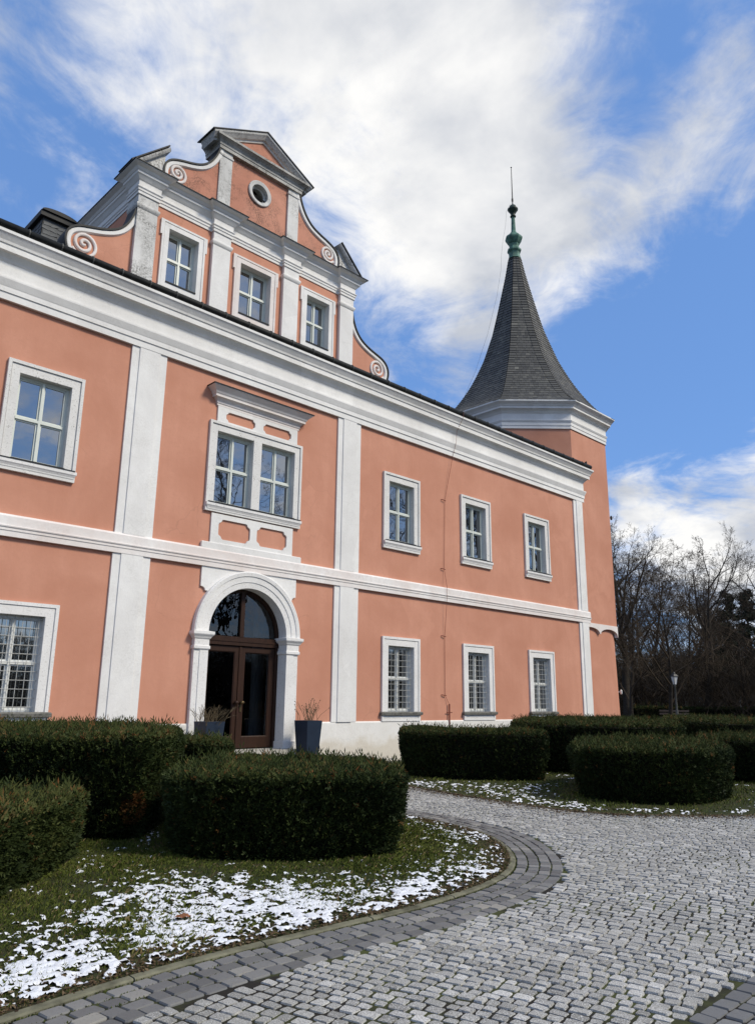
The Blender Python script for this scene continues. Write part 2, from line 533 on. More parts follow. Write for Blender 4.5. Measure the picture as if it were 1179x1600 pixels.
GR = [(0, (.165, .160, .148)), (.15, (.235, .230, .214)), (.6, (.33, .324, .304)), (.90, (.415, .407, .385)), (1, (.56, .55, .525))]
GSP = [(110, .50, .58, .75, (.13, .13, .13)), (150, .53, .60, .65, (.80, .80, .78)), (3.5, .52, .75, .35, (.24, .23, .185)), (.55, .48, .66, .30, (.22, .215, .19))]
m_granite = tone_mat('pale_granite_setts', GR, .75, .35, True, GSP, (120, .5, .004))
m_granite_a = tone_mat('pale_granite_setts_massed', GR, .75, .35, False, GSP, (120, .5, .004))
BS = [(0, (.095, .095, .095)), (.5, (.15, .15, .149)), (.9, (.20, .198, .192)), (1, (.26, .25, .225))]
BSP = [(70, .55, .7, .35, (.055, .055, .06)), (4, .55, .75, .3, (.15, .15, .11))]
m_basalt = tone_mat('dark_basalt_setts', BS, .62, .4, True, BSP, (60, .35, .004))
m_basalt_a = tone_mat('dark_basalt_setts_massed', BS, .62, .4, False, BSP, (60, .35, .004))
m_kerb = simple('mossy_kerb_concrete', (.140, .136, .095), .95, .15, 0, .5, 6, .6)
M = Mat('joint_soil_and_moss')
M.col(M.mix(M.ramp(M.noise(1.3, 5, .6), .46, .60), (.020, .018, .015), (.060, .070, .022)))
M.bump(M.noise(60, 4, .6), .5, .01); m_joint = M.rough(.95, .2)
m_slate = tone_mat('slate', [(0, (.045, .045, .045)), (.5, (.080, .079, .075)), (.85, (.115, .112, .10)), (1, (.16, .155, .135))], .6, .3, False,
                   [(9, .5, .7, .4, (.12, .115, .09)), (1.2, .5, .75, .3, (.05, .05, .05))], (40, .4, .006))
m_chim = simple('chimney_slate', (.10, .105, .11), .7, .3, 0, .4, 5, .3)
m_slate_plain = simple('slate_sheet', (.045, .047, .049), .6, .4, 0, .3, 8, .3)
YEW = [(0, (.010, .015, .006)), (.25, (.020, .031, .009)), (.6, (.037, .051, .013)), (.85, (.064, .071, .019)), (.94, (.075, .068, .024)), (.97, (.11, .066, .022)), (1, (.17, .065, .02))]
m_yew = tone_mat('yew_needles', YEW, .65, .14)
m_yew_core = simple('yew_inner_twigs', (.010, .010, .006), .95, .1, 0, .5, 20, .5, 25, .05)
m_grass = tone_mat('grass_blades', [(0, (.036, .050, .009)), (.5, (.082, .102, .018)), (.85, (.135, .140, .036)), (.94, (.16, .13, .06)), (1, (.17, .11, .055))], .7, .12)
M = Mat('lawn_ground')
c = M.mix(M.ramp(M.noise(1.2, 6, .65), .4, .65), (.030, .042, .013), (.045, .05, .02))
c = M.mix(M.ramp(M.noise(9, 6, .7), .5, .66), c, (.055, .042, .027)); M.col(c)
M.bump(M.noise(25, 6, .7), .8, .03); m_lawn = M.rough(.95, .15)
M = Mat('winter_park_floor')
c = M.mix(M.ramp(M.noise(.25, 6, .65), .4, .65), (.040, .034, .020), (.034, .040, .016))
c = M.mix(M.ramp(M.noise(3, 6, .7), .5, .66), c, (.06, .045, .03)); M.col(c)
M.bump(M.noise(6, 6, .7), .8, .05); m_ground = M.rough(.95, .15)
M = Mat('old_snow')
M.col(M.mix(M.ramp(M.noise(30, 5, .7), .45, .75), (.84, .86, .90), (.70, .72, .74)))
M.bump(M.noise(45, 6, .7), .7, .02); M.b.inputs['Subsurface Weight'].default_value = 0.0; m_snow = M.rough(.7, .3)
m_bark = simple('dark_bark', (.040, .034, .028), .95, .15, 0, .35, 4, .8, 14, .05)
m_twig = simple('bare_twigs', (.056, .045, .036), .95, .1, 0, .3, .4, 0)
m_twig_brown = simple('brown_bare_twigs', (.068, .052, .037), .95, .1, 0, .3, .4, 0)
m_conifer = tone_mat('dark_pine_needles', [(0, (.010, .016, .010)), (.6, (.020, .030, .018)), (1, (.035, .045, .025))], .7, .2)

# PART2
# ------------------------------------------------------------------ ground and terrain


def rise(x, y):
    d = np.hypot(np.asarray(x) - CAM[0], np.asarray(y) - CAM[1])
    t = np.clip((d - 30) / 22, 0, 1); return .48 * t * t * (3 - 2 * t)


def ground_sheet():
    n = 90
    s = np.linspace(-1, 1, n); s = np.sign(s) * np.abs(s) ** 2.2 * 900
    X, Y = np.meshgrid(s + 5, s + 5, indexing='ij')
    Z = -.07 + rise(X, Y) * (X > -60)
    V = np.stack([X.ravel(), Y.ravel(), Z.ravel()], 1)
    i, j = np.meshgrid(np.arange(n - 1), np.arange(n - 1), indexing='ij'); a = (i * n + j).ravel()
    F = np.stack([a, a + n, a + n + 1, a + 1], 1)
    return np_mesh('ground', V, F, m_ground, True)


struct(link(ground_sheet(), 'ground'))

KERB1 = [(-14.5, -11.6), (-12, -11.62), (-10.2, -11.55), (-9.4, -11.45), (-9.01, -11.39), (-8.54, -11.33), (-8.03, -11.31), (-7.51, -11.33), (-6.85, -11.36), (-6.25, -11.39), (-5.66, -11.35), (-5.16, -11.29),
         (-4.6, -11.13), (-4.12, -10.86), (-3.71, -10.53), (-3.34, -10.15), (-2.97, -9.66), (-2.75, -9.15), (-2.57, -8.4), (-2.5, -7.7), (-2.55, -6.6), (-2.75, -5.3), (-2.9, -4.0), (-2.9, -2.2)]
ISL1 = KERB1 + [(-14.5, -2.2)]
KERB2 = [(1.6, -1.2), (1.1, -2.6), (.75, -3.8), (.5, -4.85), (.28, -5.9), (.05, -6.95), (-.06, -7.7), (-.18, -8.6), (-.18, -9.25), (0.0, -9.8), (.45, -10.32), (.95, -10.8), (1.55, -11.28), (2.3, -11.8), (3.3, -12.3), (4.6, -12.75), (6.5, -13.1), (9, -13.3), (14, -13.4), (22, -13.4)]
ISL2 = KERB2 + [(30, -13.4), (30, -.6), (1.9, -.6)]
KERB1 = [tuple(p) for p in resample(chaikin(KERB1, 1, False), .16)]
KERB2 = [tuple(p) for p in resample(chaikin(KERB2, 1, False), .2)]


def lawn_sheet(name, poly, step=.25):
    xs = [p[0] for p in poly]; ys = [p[1] for p in poly]
    bm = bmesh.new()
    tris = tessellate_polygon([[Vector((a, b, 0)) for a, b in poly]])
    vv = [bm.verts.new((a, b, .012)) for a, b in poly]
    for t in tris:
        try: bm.faces.new([vv[i] for i in t])
        except ValueError: pass
    bmesh.ops.recalc_face_normals(bm, faces=bm.faces)
    me = bpy.data.meshes.new(name); bm.to_mesh(me); bm.free(); me.materials.append(m_lawn)
    return struct(link(me, name))


lawn_sheet('lawn', ISL1)
lawn_sheet('lawn', ISL2)

# ------------------------------------------------------------------ the palace
B = empty('palace', 'long two-storey salmon pink palace with white pilasters and a curved gable', 'palace', (0, 0, 0))
XR, XL = 16.42, -14.0
WINS = [-5.58, 5.544, 9.26, 12.97]
UZ0, UZ1, UHW = 6.41, 8.30, .56
LZ0, LZ1, LHW = 1.335, 3.24, .555


def rect(x0, x1, z0, z1): return [(x0, z0), (x1, z0), (x1, z1), (x0, z1)]


def arc(cx, cz, r, a0, a1, n): return [(cx + r * math.cos(R(a0 + (a1 - a0) * i / n)), cz + r * math.sin(R(a0 + (a1 - a0) * i / n))) for i in range(n + 1)]


door_out = [(-1.3, 1.05)] + arc(0, 3.2, 1.3, 180, 0, 24) + [(1.3, 1.05)]
outer = [(XL, 1.05)] + door_out + [(XR, 1.05), (XR, 11.2), (XL, 11.2)]
E_ = .03
holes = [rect(x - UHW - E_, x + UHW + E_, UZ0 - E_, UZ1 + E_) for x in WINS] + [rect(x - LHW - E_, x + LHW + E_, LZ0 - E_, LZ1 + E_) for x in WINS]
holes += [rect(-1.28, 1.28, UZ0 - E_, UZ1 + E_)]
plate(outer, holes, 0.0, .05, m_pink, 'facade_wall', B)
mb = MB()
mb.box(XR - .05, XR - .002, .06, 12, 0, 11.2); mb.box(XL, XL + .05, .06, 12, 0, 11.2); mb.box(XL, XR, 11.9, 12, 0, 11.2)
mb.obj('outer_wall', m_pink, B)
# plinth
for (a, b) in ((XL, -1.55), (1.55, XR + .03)):
    mb = MB()
    mb.sweep([(a, 0), (b, 0)], [(0, -.1), (.045, -.1), (.045, 1.05), (.02, 1.085), (0, 1.085)], plan)
    mb.obj('plinth', m_plinth, B)
# pilasters: a flat strip with a raised middle panel


def pilaster(x0, x1, z0, z1, strips=(.18, .18)):
    mb = MB()
    mb.box(x0, x1, -.05, .01, z0, z1)
    mb.sweep([(x0 + strips[0], z0), (x1 - strips[1], z0), (x1 - strips[1], z1), (x0 + strips[0], z1)], [(0, .045), (-.012, .074), (-.02, .078)], face(0), closed=True)
    mb.box(x0 + strips[0] + .012, x1 - strips[1] - .012, -.077, -.04, z0, z1)
    mb.obj('pilaster', m_white, B)


for (z0, z1) in ((5.235, 9.81), (1.075, 4.80)):
    pilaster(-3.73, -2.816, z0, z1); pilaster(2.816, 3.725, z0, z1); pilaster(15.72, 16.40, z0, z1, (.17, .02))
# string course
mb = MB()
mb.sweep([(XL, 0), (XR, 0), (XR, .6)], [(0, 4.78), (.085, 4.78), (.085, 4.895), (.10, 4.90), (.10, 4.955), (.118, 4.965), (.125, 4.99), (.10, 5.0), (.10, 5.19), (.07, 5.235), (0, 5.25)], plan)
mb.obj('string_course', m_white_pinkish, B)
# main entablature
ENT = [(0, 9.80), (.085, 9.80), (.085, 9.955), (.11, 9.965), (.11, 10.08), (.12, 10.10), (.17, 10.235), (.17, 10.275), (.09, 10.295), (.09, 10.63), (.12, 10.66), (.14, 10.70), (.22, 10.785), (.26, 10.80), (.29, 10.80), (.29, 10.93), (.315, 10.945), (.33, 11.0), (.40, 11.11), (.43, 11.135), (.43, 11.20), (0, 11.215)]
mb = MB()
mb.sweep([(XL, 0), (XR, 0), (XR, .8)], ENT, plan)
mb.obj('entablature', m_white, B)
# gutter with its clips
mb = MB()
gy, gz, gr = -.365, 11.315, .092
mb.tube([(XL, gy, gz), (XR + .26, gy, gz)], gr, 14)
gut = mb.obj('gutter', m_gutter, B, True)
mb = MB(); mb.tube([(-.014, 0, 0), (.014, 0, 0)], gr + .016, 14); clip = mb.mesh('gutter_clip', m_clip)
x = XL + .3
while x < XR + .25:
    o = link(clip, 'gutter_clip', gut); o.location = (x, gy, gz); x += .74 + .03 * math.sin(x * 9)
mb = MB()
mb.add([(XR + .12, gy + .1, gz + .07), (XR + .25, gy + .1, gz + .07), (XR + .22, gy + .13, gz + .31), (XR + .12, gy + .5, gz + .07), (XR + .25, gy + .5, gz + .07)], [(0, 1, 2), (1, 4, 2), (3, 0, 2), (3, 4, 2), (0, 1, 4, 3)])
mb.obj('roof_corner_cap', m_lead, B)
# roof planes, low pitched, behind the gutter
mb = MB()
mb.add([(XL, -.36, 11.30), (XR + .2, -.36, 11.30), (XR + .2, 6, 14.55), (XL, 6, 14.55), (XL, 12.3, 11.3), (XR + .2, 12.3, 11.3)], [(0, 1, 2, 3), (3, 2, 5, 4)])
mb.add([(XR, .1, 11.2), (XR, 12, 11.2), (XR, 6, 14.5)], [(0, 1, 2)])
mb.obj('roof', m_slate_plain, B)

# ---- windows


def window(xc, z0, z1, hw, y0, parent, off=.26, depth=.135, grille=False, ears=False, smat=None, raised=.03, sashmat=None, holes=None, bottom=None):
    smat = smat or m_stone; sashmat = sashmat or m_sash
    lights = holes or [(xc - hw, xc + hw)]
    mb = MB()
    bo = off if bottom is None else bottom
    prof = [(0, -depth - .02), (0, .045), (off * .66, .045), (off * .68, .032), (off * .71, .032), (off * .73, .045 + raised), (off, .045 + raised), (off, -.01)]
    mb.sweep(rect(xc - hw, xc + hw, z0, z1), prof, face(y0), closed=True)
    for a, b in zip(lights[:-1], lights[1:]): mb.box(a[1], b[0], y0 - .046, y0 + depth + .02, z0, z1)
    if ears:
        for sx in (-1, 1):
            a, b = sorted((xc + sx * (hw + off - .002), xc + sx * (hw + off + .05)))
            mb.box(a, b, y0 - .045 - raised, y0, z1 + off - .45, z1 + off)
    w = mb.obj('window', smat, parent)
    # sill
    mb = MB()
    if grille:
        mb.sweep([(xc - hw - .25, y0), (xc - hw - .25, y0 - .05), (xc + hw + .25, y0 - .05), (xc + hw + .25, y0)], [(0, z0 - .10), (.06, z0 - .085), (.07, z0 - .02), (.05, z0 + .005), (0, z0 + .012)], plan)
        mb.box(xc - hw - .25, xc + hw + .25, y0 - .06, y0 + depth, z0 - .09, z0 + .006)
    elif not ears:
        mb.box(xc - hw - off + .05, xc + hw + off - .03, y0 - .135, y0 + .02, z0 - .03, z0 - .008)
        mb.box(xc - hw + .004, xc + hw - .004, y0 - .13, y0 + depth, z0 - .02, z0 + .006)
    else:
        mb.box(xc - hw + .003, xc + hw - .003, y0 - .07, y0 + depth, z0 - .01, z0 + .02)
    mb.obj('sill', m_sill if grille else m_lead, w)
    if not grille and not ears:
        mb = MB(); mb.sweep([(xc - hw - off + .08, y0), (xc - hw - off + .08, y0 - .05), (xc + hw + off - .06, y0 - .05), (xc + hw + off - .06, y0)], [(0, z0 - .20), (.035, z0 - .19), (.04, z0 - .16), (.06, z0 - .12), (.075, z0 - .10), (.075, z0 - .032), (0, z0 - .032)], plan)
        mb.obj('sill_moulding', m_stone_clean, w)
    for (xa, xb) in lights:
        yp = y0 + depth
        mb = MB()
        c = (xa + xb) / 2; fw = .058; mw = .045; zt = z0 + (z1 - z0) * .505; th = .048
        mb.box(xa, xa + fw, yp - .02, yp + .07, z0, z1); mb.box(xb - fw, xb, yp - .02, yp + .07, z0, z1)
        mb.box(xa + fw, xb - fw, yp - .02, yp + .07, z0, z0 + fw); mb.box(xa + fw, xb - fw, yp - .02, yp + .07, z1 - fw, z1)
        mb.box(c - mw * .55, c + mw * .55, yp - .035, yp + .07, z0 + fw, z1 - fw)
        for (a, b) in ((xa + fw, c - mw * .55), (c + mw * .55, xb - fw)): mb.box(a, b, yp - .033, yp + .07, zt - th * .6, zt + th * .6)
        s = .034
        panes = []
        for (a, b) in ((xa + fw, c - mw * .55), (c + mw * .55, xb - fw)):
            for (p, q) in ((z0 + fw, zt - th * .6), (zt + th * .6, z1 - fw)):
                y1, y2 = yp + .002, yp + .05
                mb.box(a, a + s, y1, y2, p, q); mb.box(b - s, b, y1, y2, p, q); mb.box(a + s, b - s, y1, y2, p, p + s); mb.box(a + s, b - s, y1, y2, q - s, q)
                panes.append((a + s, b - s, p + s, q - s))
        mb.obj('sash', sashmat, w)
        for (a, b, p, q) in panes:
            mb = MB(); j = rnd.uniform(-.004, .004); k = rnd.uniform(-.004, .004)
            mb.add([(a, yp + .026 + j, p), (b, yp + .026 - j, p), (b, yp + .026 - j + k, q), (a, yp + .026 + j + k, q)], [(0, 1, 2, 3)])
            mb.obj('pane', m_glass, w, fix=False)
    if grille:
        mb = MB()
        xa, xb = xc - hw, xc + hw; yb = y0 + .07
        nv, nh = 7, 11
        for i in range(nv):
            t = xa + (xb - xa) * (i + .5) / nv; mb.tube([(t, yb, z0 - .0), (t, yb, z1)], .0075, 5)
        for i in range(nh):
            t = z0 + (z1 - z0) * (i + .6) / nh; mb.tube([(xa, yb - .012, t), (xb, yb - .012, t)], .0065, 5)
        mb.obj('grille', m_grille, w)
    return w


for x in WINS:
    window(x, UZ0, UZ1, UHW, 0, B)
    window(x, LZ0, LZ1, LHW, 0, B, grille=True, smat=m_stone_clean, depth=.16, raised=.02, sashmat=m_sash_white)
window(0, UZ0, UZ1, 1.25, 0, B, off=.24, holes=[(-1.25, -.13), (.13, 1.25)])

# ---- panels above and below the double window


def cartouche(x0, x1, z0, z1, r):
    p = []
    e = r * .22
    for (cx, cz, sx, sz, a0) in ((x0, z0, 1, 1, 90), (x1, z0, -1, 1, 180), (x1, z1, -1, -1, 270), (x0, z1, 1, -1, 0)):
        a = [(cx + r * math.cos(R(a0 - t * 18)), cz + r * math.sin(R(a0 - t * 18))) for t in range(6)]
        first = (cx if a0 in (90, 270) else a[0][0], a[0][1])
        if a0 == 90: p += [(cx, cz + r + e), (cx + e, cz + r + e)] + [(q[0] + 0, q[1]) for q in a] + [(cx + r + e, cz + e), (cx + r + e, cz)]
        elif a0 == 180: p += [(cx - r - e, cz), (cx - r - e, cz + e)] + a + [(cx - e, cz + r + e), (cx, cz + r + e)]
        elif a0 == 270: p += [(cx, cz - r - e), (cx - e, cz - r - e)] + a + [(cx - r - e, cz - e), (cx - r - e, cz)]
        else: p += [(cx + r + e, cz), (cx + r + e, cz - e)] + a + [(cx + e, cz - r - e), (cx, cz - r - e)]
    return p


plate(rect(-1.275, 1.275, 5.385, 6.14), [cartouche(-1.055, -.105, 5.50, 6.012, .10), cartouche(.105, 1.075, 5.50, 6.012, .10)], -.045, .045, m_white, 'apron_panel', B)
plate(rect(-1.285, 1.31, 8.53, 8.985), [cartouche(-1.03, -.12, 8.60, 8.872, .07), cartouche(.15, 1.09, 8.60, 8.872, .07)], -.045, .045, m_white, 'frieze_panel', B)
mb = MB(); mb.sweep([(-1.46, 0), (-1.46, -.02), (1.5, -.02), (1.5, 0)], [(0, 5.2), (.06, 5.2), (.06, 5.375), (.04, 5.39), (0, 5.392)], plan); mb.obj('base_block', m_white, B)
mb = MB()
mb.sweep([(-1.29, 0), (-1.29, -.02), (1.32, -.02), (1.32, 0)], [(0, 8.975), (.03, 8.975), (.03, 9.02), (.05, 9.04), (.05, 9.09), (.09, 9.14), (.13, 9.17), (.16, 9.17), (.16, 9.24), (.18, 9.25), (.20, 9.30), (.27, 9.37), (.31, 9.40), (.31, 9.425), (0, 9.46)], plan)
can = mb.obj('canopy', m_white_pinkish, B)
mb = MB()
mb.sweep([(-1.29, 0), (-1.29, -.02), (1.32, -.02), (1.32, 0)], [(0, 9.462), (.31, 9.427), (.335, 9.42), (.335, 9.445), (0, 9.50)], plan); mb.obj('canopy_flashing', m_lead, can)

# ---- doorway
dj = [(-1.45, 4.80), (-1.45, 4.31)] + [(-1.45 + .13 * math.sin(R(t)), 4.19 + .10 * math.cos(R(t)) + .0) for t in (0, 30, 60, 90)] + arc(0, 3.2, 1.5, 180 - 41, 41, 20) + [(1.45 - .13 * math.sin(R(t)), 4.19 + .10 * math.cos(R(t))) for t in (90, 60, 30, 0)] + [(1.45, 4.31), (1.45, 4.80)]
plate(dj[::-1], [], -.05, .05, m_white, 'spandrel_panel', B)
D = link(None, 'doorway', B)
for s in (-1, 1):
    mb = MB()
    x0, x1 = sorted((s * 1.17, s * 1.55))
    mb.box(x0, x1, -.10, .30, .62, 2.80)
    a, b = sorted((s * 1.17, s * 1.40)); mb.box(a, b, -.118, -.098, .62, 2.80)
    mb.box(x0 - .035, x1 + .035, -.15, .30, .40, .62)
    mb.obj('pier', m_stone_clean, D)
for s in (-1, 1):
    x0, x1 = sorted((s * 1.17, s * 1.55))
    mb = MB(); mb.sweep([(x0, .30), (x0, -.12), (x1, -.12), (x1, .30)] if True else [], [(0, 2.78), (.015, 2.78), (.03, 2.80), (.03, 2.86), (.008, 2.875), (.008, 3.02), (.03, 3.04), (.05, 3.08), (.085, 3.12), (.095, 3.14), (.095, 3.20), (0, 3.22)], plan)
    mb.box(x0 + .002, x1 - .002, -.118, .30, 2.78, 3.215)
    mb.obj('impost', m_stone_clean, D)
mb = MB()
mb.sweep(arc(0, 3.2, 1.17, 0, 180, 40), [(0, -.30), (0, .085), (.14, .095), (.15, .112), (.29, .118), (.30, .14), (.39, .15), (.42, .125), (.42, -.01)], face(0))
mb.obj('archivolt', m_stone_clean, D)
yd = .26
mb = MB()
mb.sweep(arc(0, 3.2, 1.17, 0, 180, 32), [(0, -yd - .1), (0, -yd + .02), (-.085, -yd + .02), (-.10, -yd - .02), (-.10, -yd - .1)], face(0))
mb.box(-1.17, 1.17, yd - .05, yd + .1, 2.95, 3.05); mb.box(-1.17, 1.17, yd - .02, yd + .1, 3.05, 3.17); mb.box(-1.17, 1.17, yd - .065, yd + .06, 3.04, 3.075)
mb.box(-.06, .06, yd - .03, yd + .08, 3.17, 4.36)
for s in (-1, 1): a, b = sorted((s * 1.07, s * 1.17)); mb.box(a, b, yd - .02, yd + .1, .46, 2.95)
mb.obj('door_frame', m_wood, D)
for s in (-1, 1):
    pts = [(0 + s * .06, 3.17)] + [(s * x, z) for x, z in arc(0, 3.2, 1.075, 0, 87, 16)]
    mb = MB(); mb.add([(x, yd + .03, z) for x, z in pts], [tuple(range(len(pts)))[::s]]); mb.obj('fanlight_pane', m_door_glass, D, fix=False)
    a, b = sorted((s * .012, s * 1.06))
    st = .135
    mb = MB()
    mb.box(a, a + st, yd, yd + .06, .48, 2.93); mb.box(b - st, b, yd, yd + .06, .48, 2.93); mb.box(a + st, b - st, yd, yd + .06, .48, .74); mb.box(a + st, b - st, yd, yd + .06, 2.80, 2.93)
    mb.sweep(rect(a + st, b - st, .74, 2.80), [(0, -yd - .03), (0, -yd - .005), (-.022, -yd - .02), (-.022, -yd - .05)], face(0), closed=True)
    if s == 1: mb.box(-.035, .035, yd - .022, yd - .001, .48, 2.93)
    leaf = mb.obj('door_leaf', m_wood, D)
# door furniture and glass as pieces of the doorway
for s in (-1, 1):
    a, b = sorted((s * .147, s * .925))
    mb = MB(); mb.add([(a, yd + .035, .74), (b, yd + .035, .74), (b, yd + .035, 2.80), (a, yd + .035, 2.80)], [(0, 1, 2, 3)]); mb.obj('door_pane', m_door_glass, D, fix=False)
    mb = MB(); mb.tube([(s * .085, yd - .0, 1.58), (s * .085, yd - .05, 1.58)], .018, 8); mb.lathe([(.02, -.055), (.055, -.04), (.062, -.01), (.045, .02), (.01, .03)], (s * .085, yd - .07, 1.58), 12); mb.obj('door_knob', m_brass if s > 0 else m_wood, D, True)
mb = MB(); mb.box(.06, .11, yd - .014, yd, 1.34, 1.52); mb.obj('lock_plate', m_brass, D)
# the dark hall behind the glass, with a pale curtain and column
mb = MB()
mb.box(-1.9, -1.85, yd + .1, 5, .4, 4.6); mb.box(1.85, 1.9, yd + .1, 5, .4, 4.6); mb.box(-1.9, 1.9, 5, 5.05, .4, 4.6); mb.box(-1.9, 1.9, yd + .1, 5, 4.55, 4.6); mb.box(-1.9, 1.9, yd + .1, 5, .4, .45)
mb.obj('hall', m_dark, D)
mb = MB()
pts = [(1.25 - .75 * t + 0, .95 + .04 * math.sin(t * 40)) for t in np.linspace(0, .5, 30)]
mb.sweep(pts, [(0, .5), (0, 4.4)], plan, caps=False); mb.obj('curtain', m_white, D)
mb = MB(); mb.lathe([(.16, .45), (.16, 4.5)], (.55, 3.2, 0), 14); mb.obj('hall_column', m_white, D)
# steps
for i, (y, z) in enumerate(((-.55, .455), (-.88, .30), (-1.2, .15))):
    mb = MB(); mb.box(-1.35 - .12 * i, 1.35 + .12 * i, y, .25 if i == 0 else y + .40, z - .152, z); mb.obj('door_step', m_step, D)

# ---- the gable
GY = .53
GW = [(-2.337, .445), (0.0, .53), (2.337, .445)]
GZ0, GZ1 = 12.11, 13.67
gouter = [(-3.71, 10.9), (3.71, 10.9), (3.71, 14.9), (-3.71, 14.9)]
plate(gouter, [rect(x - h - E_, x + h + E_, GZ0 - E_, GZ1 + E_) for x, h in GW], GY, .2, m_pink, 'gable_wall', B)
mb = MB()
mb.box(-3.62, -3.57, GY + .22, 6, 11.2, 14.9); mb.box(3.57, 3.62, GY + .22, 6, 11.2, 14.9)
mb.obj('dormer_cheek', m_pink, B)
for x, h in GW:
    window(x, GZ0, GZ1, h, GY, B, off=.20, depth=.19, ears=True, smat=m_white_pinkish if x == 0 else m_white, raised=.012, bottom=.18)
YP = .42
for (a, b) in ((-3.74, -3.18), (-1.497, -.937), (.937, 1.497), (3.18, 3.74)):
    mb = MB()
    mb.box(a, b, YP, GY + .02 if abs(a + b) < 5 else 1.0, 10.9, 14.22)
    o = GY if abs(a + b) < 5 else .95
    mb.sweep([(a, o), (a, YP), (b, YP), (b, o)], [(0, 13.80), (.012, 13.80), (.03, 13.83), (.045, 13.87), (.045, 13.91), (.02, 13.94), (0, 13.945)], plan)
    mb.obj('gable_pilaster', m_white_worn if abs(a + b) > 5 and a < 0 else m_white, B)
gp = [(-3.61, 6), (-3.61, .95), (-3.74, .95), (-3.74, YP), (-3.18, YP), (-3.18, GY), (-1.497, GY), (-1.497, YP), (-.937, YP), (-.937, GY), (.937, GY), (.937, YP), (1.497, YP), (1.497, GY), (3.18, GY), (3.18, YP), (3.74, YP), (3.74, .95), (3.61, .95), (3.61, 6)]
gprof = [(0, 14.19), (.03, 14.19), (.03, 14.27), (.05, 14.28), (.05, 14.33), (.075, 14.36), (.075, 14.385), (.035, 14.40), (.035, 14.56), (.06, 14.58), (.12, 14.66), (.15, 14.685), (.15, 14.75), (.17, 14.76), (.21, 14.82), (.29, 14.86), (.31, 14.87), (.31, 14.90), (0, 14.93)]
mb = MB(); mb.sweep(gp, gprof, plan); gc = mb.obj('gable_cornice', m_white, B)
mb = MB(); mb.sweep(gp, [(-.1, 14.97), (.315, 14.902), (.335, 14.89), (.335, 14.915), (-.1, 15.0)], plan); mb.obj('cornice_flashing', m_lead, gc)
mb = MB(); mb.add([(-3.9, .6, 14.9), (0, .6, 16.2), (3.9, .6, 14.9), (-3.9, 6, 14.9), (0, 6, 16.2), (3.9, 6, 14.9)], [(0, 1, 4, 3), (1, 2, 5, 4)]); mb.obj('dormer_roof', m_slate_plain, B)

# upper gable with its scrolls
UP = [(1.43, 16.95), (1.47, 16.75), (1.60, 16.45), (1.78, 16.2), (2.0, 16.02), (2.3, 15.90), (2.62, 15.81), (2.88, 15.70), (3.02, 15.56), (3.08, 15.38), (3.07, 15.2), (3.03, 14.95)]
LO = [(3.72, 13.78), (3.78, 13.5), (3.92, 13.18), (4.15, 12.93), (4.5, 12.76), (4.85, 12.66), (5.12, 12.58), (5.30, 12.44), (5.375, 12.25), (5.36, 12.05), (5.28, 11.85), (5.2, 11.5)]
UP = [tuple(p) for p in chaikin(UP, 2, False)]; LO = [tuple(p) for p in chaikin(LO, 2, False)]


def scroll(curve, inner_x, zb, s, cx, cz, r0, mat):
    pts = [(s * x, z) for x, z in curve]
    poly = pts + [(s * inner_x, zb), (s * inner_x, curve[0][1])]
    p = plate(poly, [], GY, .34, mat, 'scroll_wing', B, back=True)
    path = pts if s > 0 else pts[::-1]
    mb = MB(); mb.sweep(path, [(0, -.02), (0, .05), (.03, .06), (.10, .055), (.125, .0)], face(GY)); mb.obj('scroll_rim', m_white, p)
    mb = MB(); mb.sweep(path, [(-.002, .085), (-.05, .085), (-.05, -.38), (-.002, -.38)], face(GY)); mb.obj('scroll_flashing', m_lead, p)
    sp = []
    T = 2.25 * 2 * math.pi
    for i in range(64):
        t = T * i / 63; rr = r0 * (.14 + .86 * (t / T) ** .9) - .05; a = R(-35) + (T - t) * -1
        sp.append((cx * s + s * rr * math.cos(a), cz + rr * math.sin(a)))
    if s < 0: sp = sp[::-1]
    mb = MB(); mb.sweep(sp, [(-.038, -.005), (-.034, .04), (-.012, .052), (.02, .05), (.036, .036), (.042, -.005)], face(GY)); mb.obj('volute', m_white_pinkish, p)


for s in (-1, 1):
    scroll(LO, 3.70, 10.9, s, 4.93, 12.2, .39, m_pink)
    scroll(UP, 1.30, 14.95, s, 2.68, 15.42, .33, m_pink_worn)
circ = lambda r, n=28: [(r * math.cos(2 * math.pi * i / n), 16.22 + r * math.sin(2 * math.pi * i / n)) for i in range(n)]
plate([(-1.2, 14.93), (1.2, 14.93), (1.2, 17.0), (-1.2, 17.0)], [circ(.32)], GY + .02, .34, m_pink_worn, 'upper_gable_wall', B)
mb = MB(); mb.sweep(circ(.285), [(0, -.36), (0, .02), (.10, .04), (.115, .03), (.125, .0)], face(GY), closed=True); oc = mb.obj('round_window', m_white_worn, B)
mb = MB(); mb.box(-.4, .4, GY + .36, GY + .37, 15.8, 16.65); mb.obj('dark_opening', m_dark, oc)
mb = MB(); mb.sweep(circ(.282), [(-.06, -.16), (-.06, -.13), (0, -.13)], face(GY), closed=True); mb.obj('inner_ring', m_stone, oc)
for s in (-1, 1):
    a, b = sorted((s * 1.02, s * 1.43)); mb = MB(); mb.box(a, b, GY - .045, GY + .3, 14.93, 16.96)
    mb.sweep([(a, GY), (a, GY - .045), (b, GY - .045), (b, GY)], [(0, 16.72), (.025, 16.74), (.025, 16.79), (0, 16.80)], plan); mb.obj('upper_pilaster', m_white_worn, B)
pb = [(-1.45, 1.2), (-1.45, GY - .06), (1.45, GY - .06), (1.45, 1.2)]
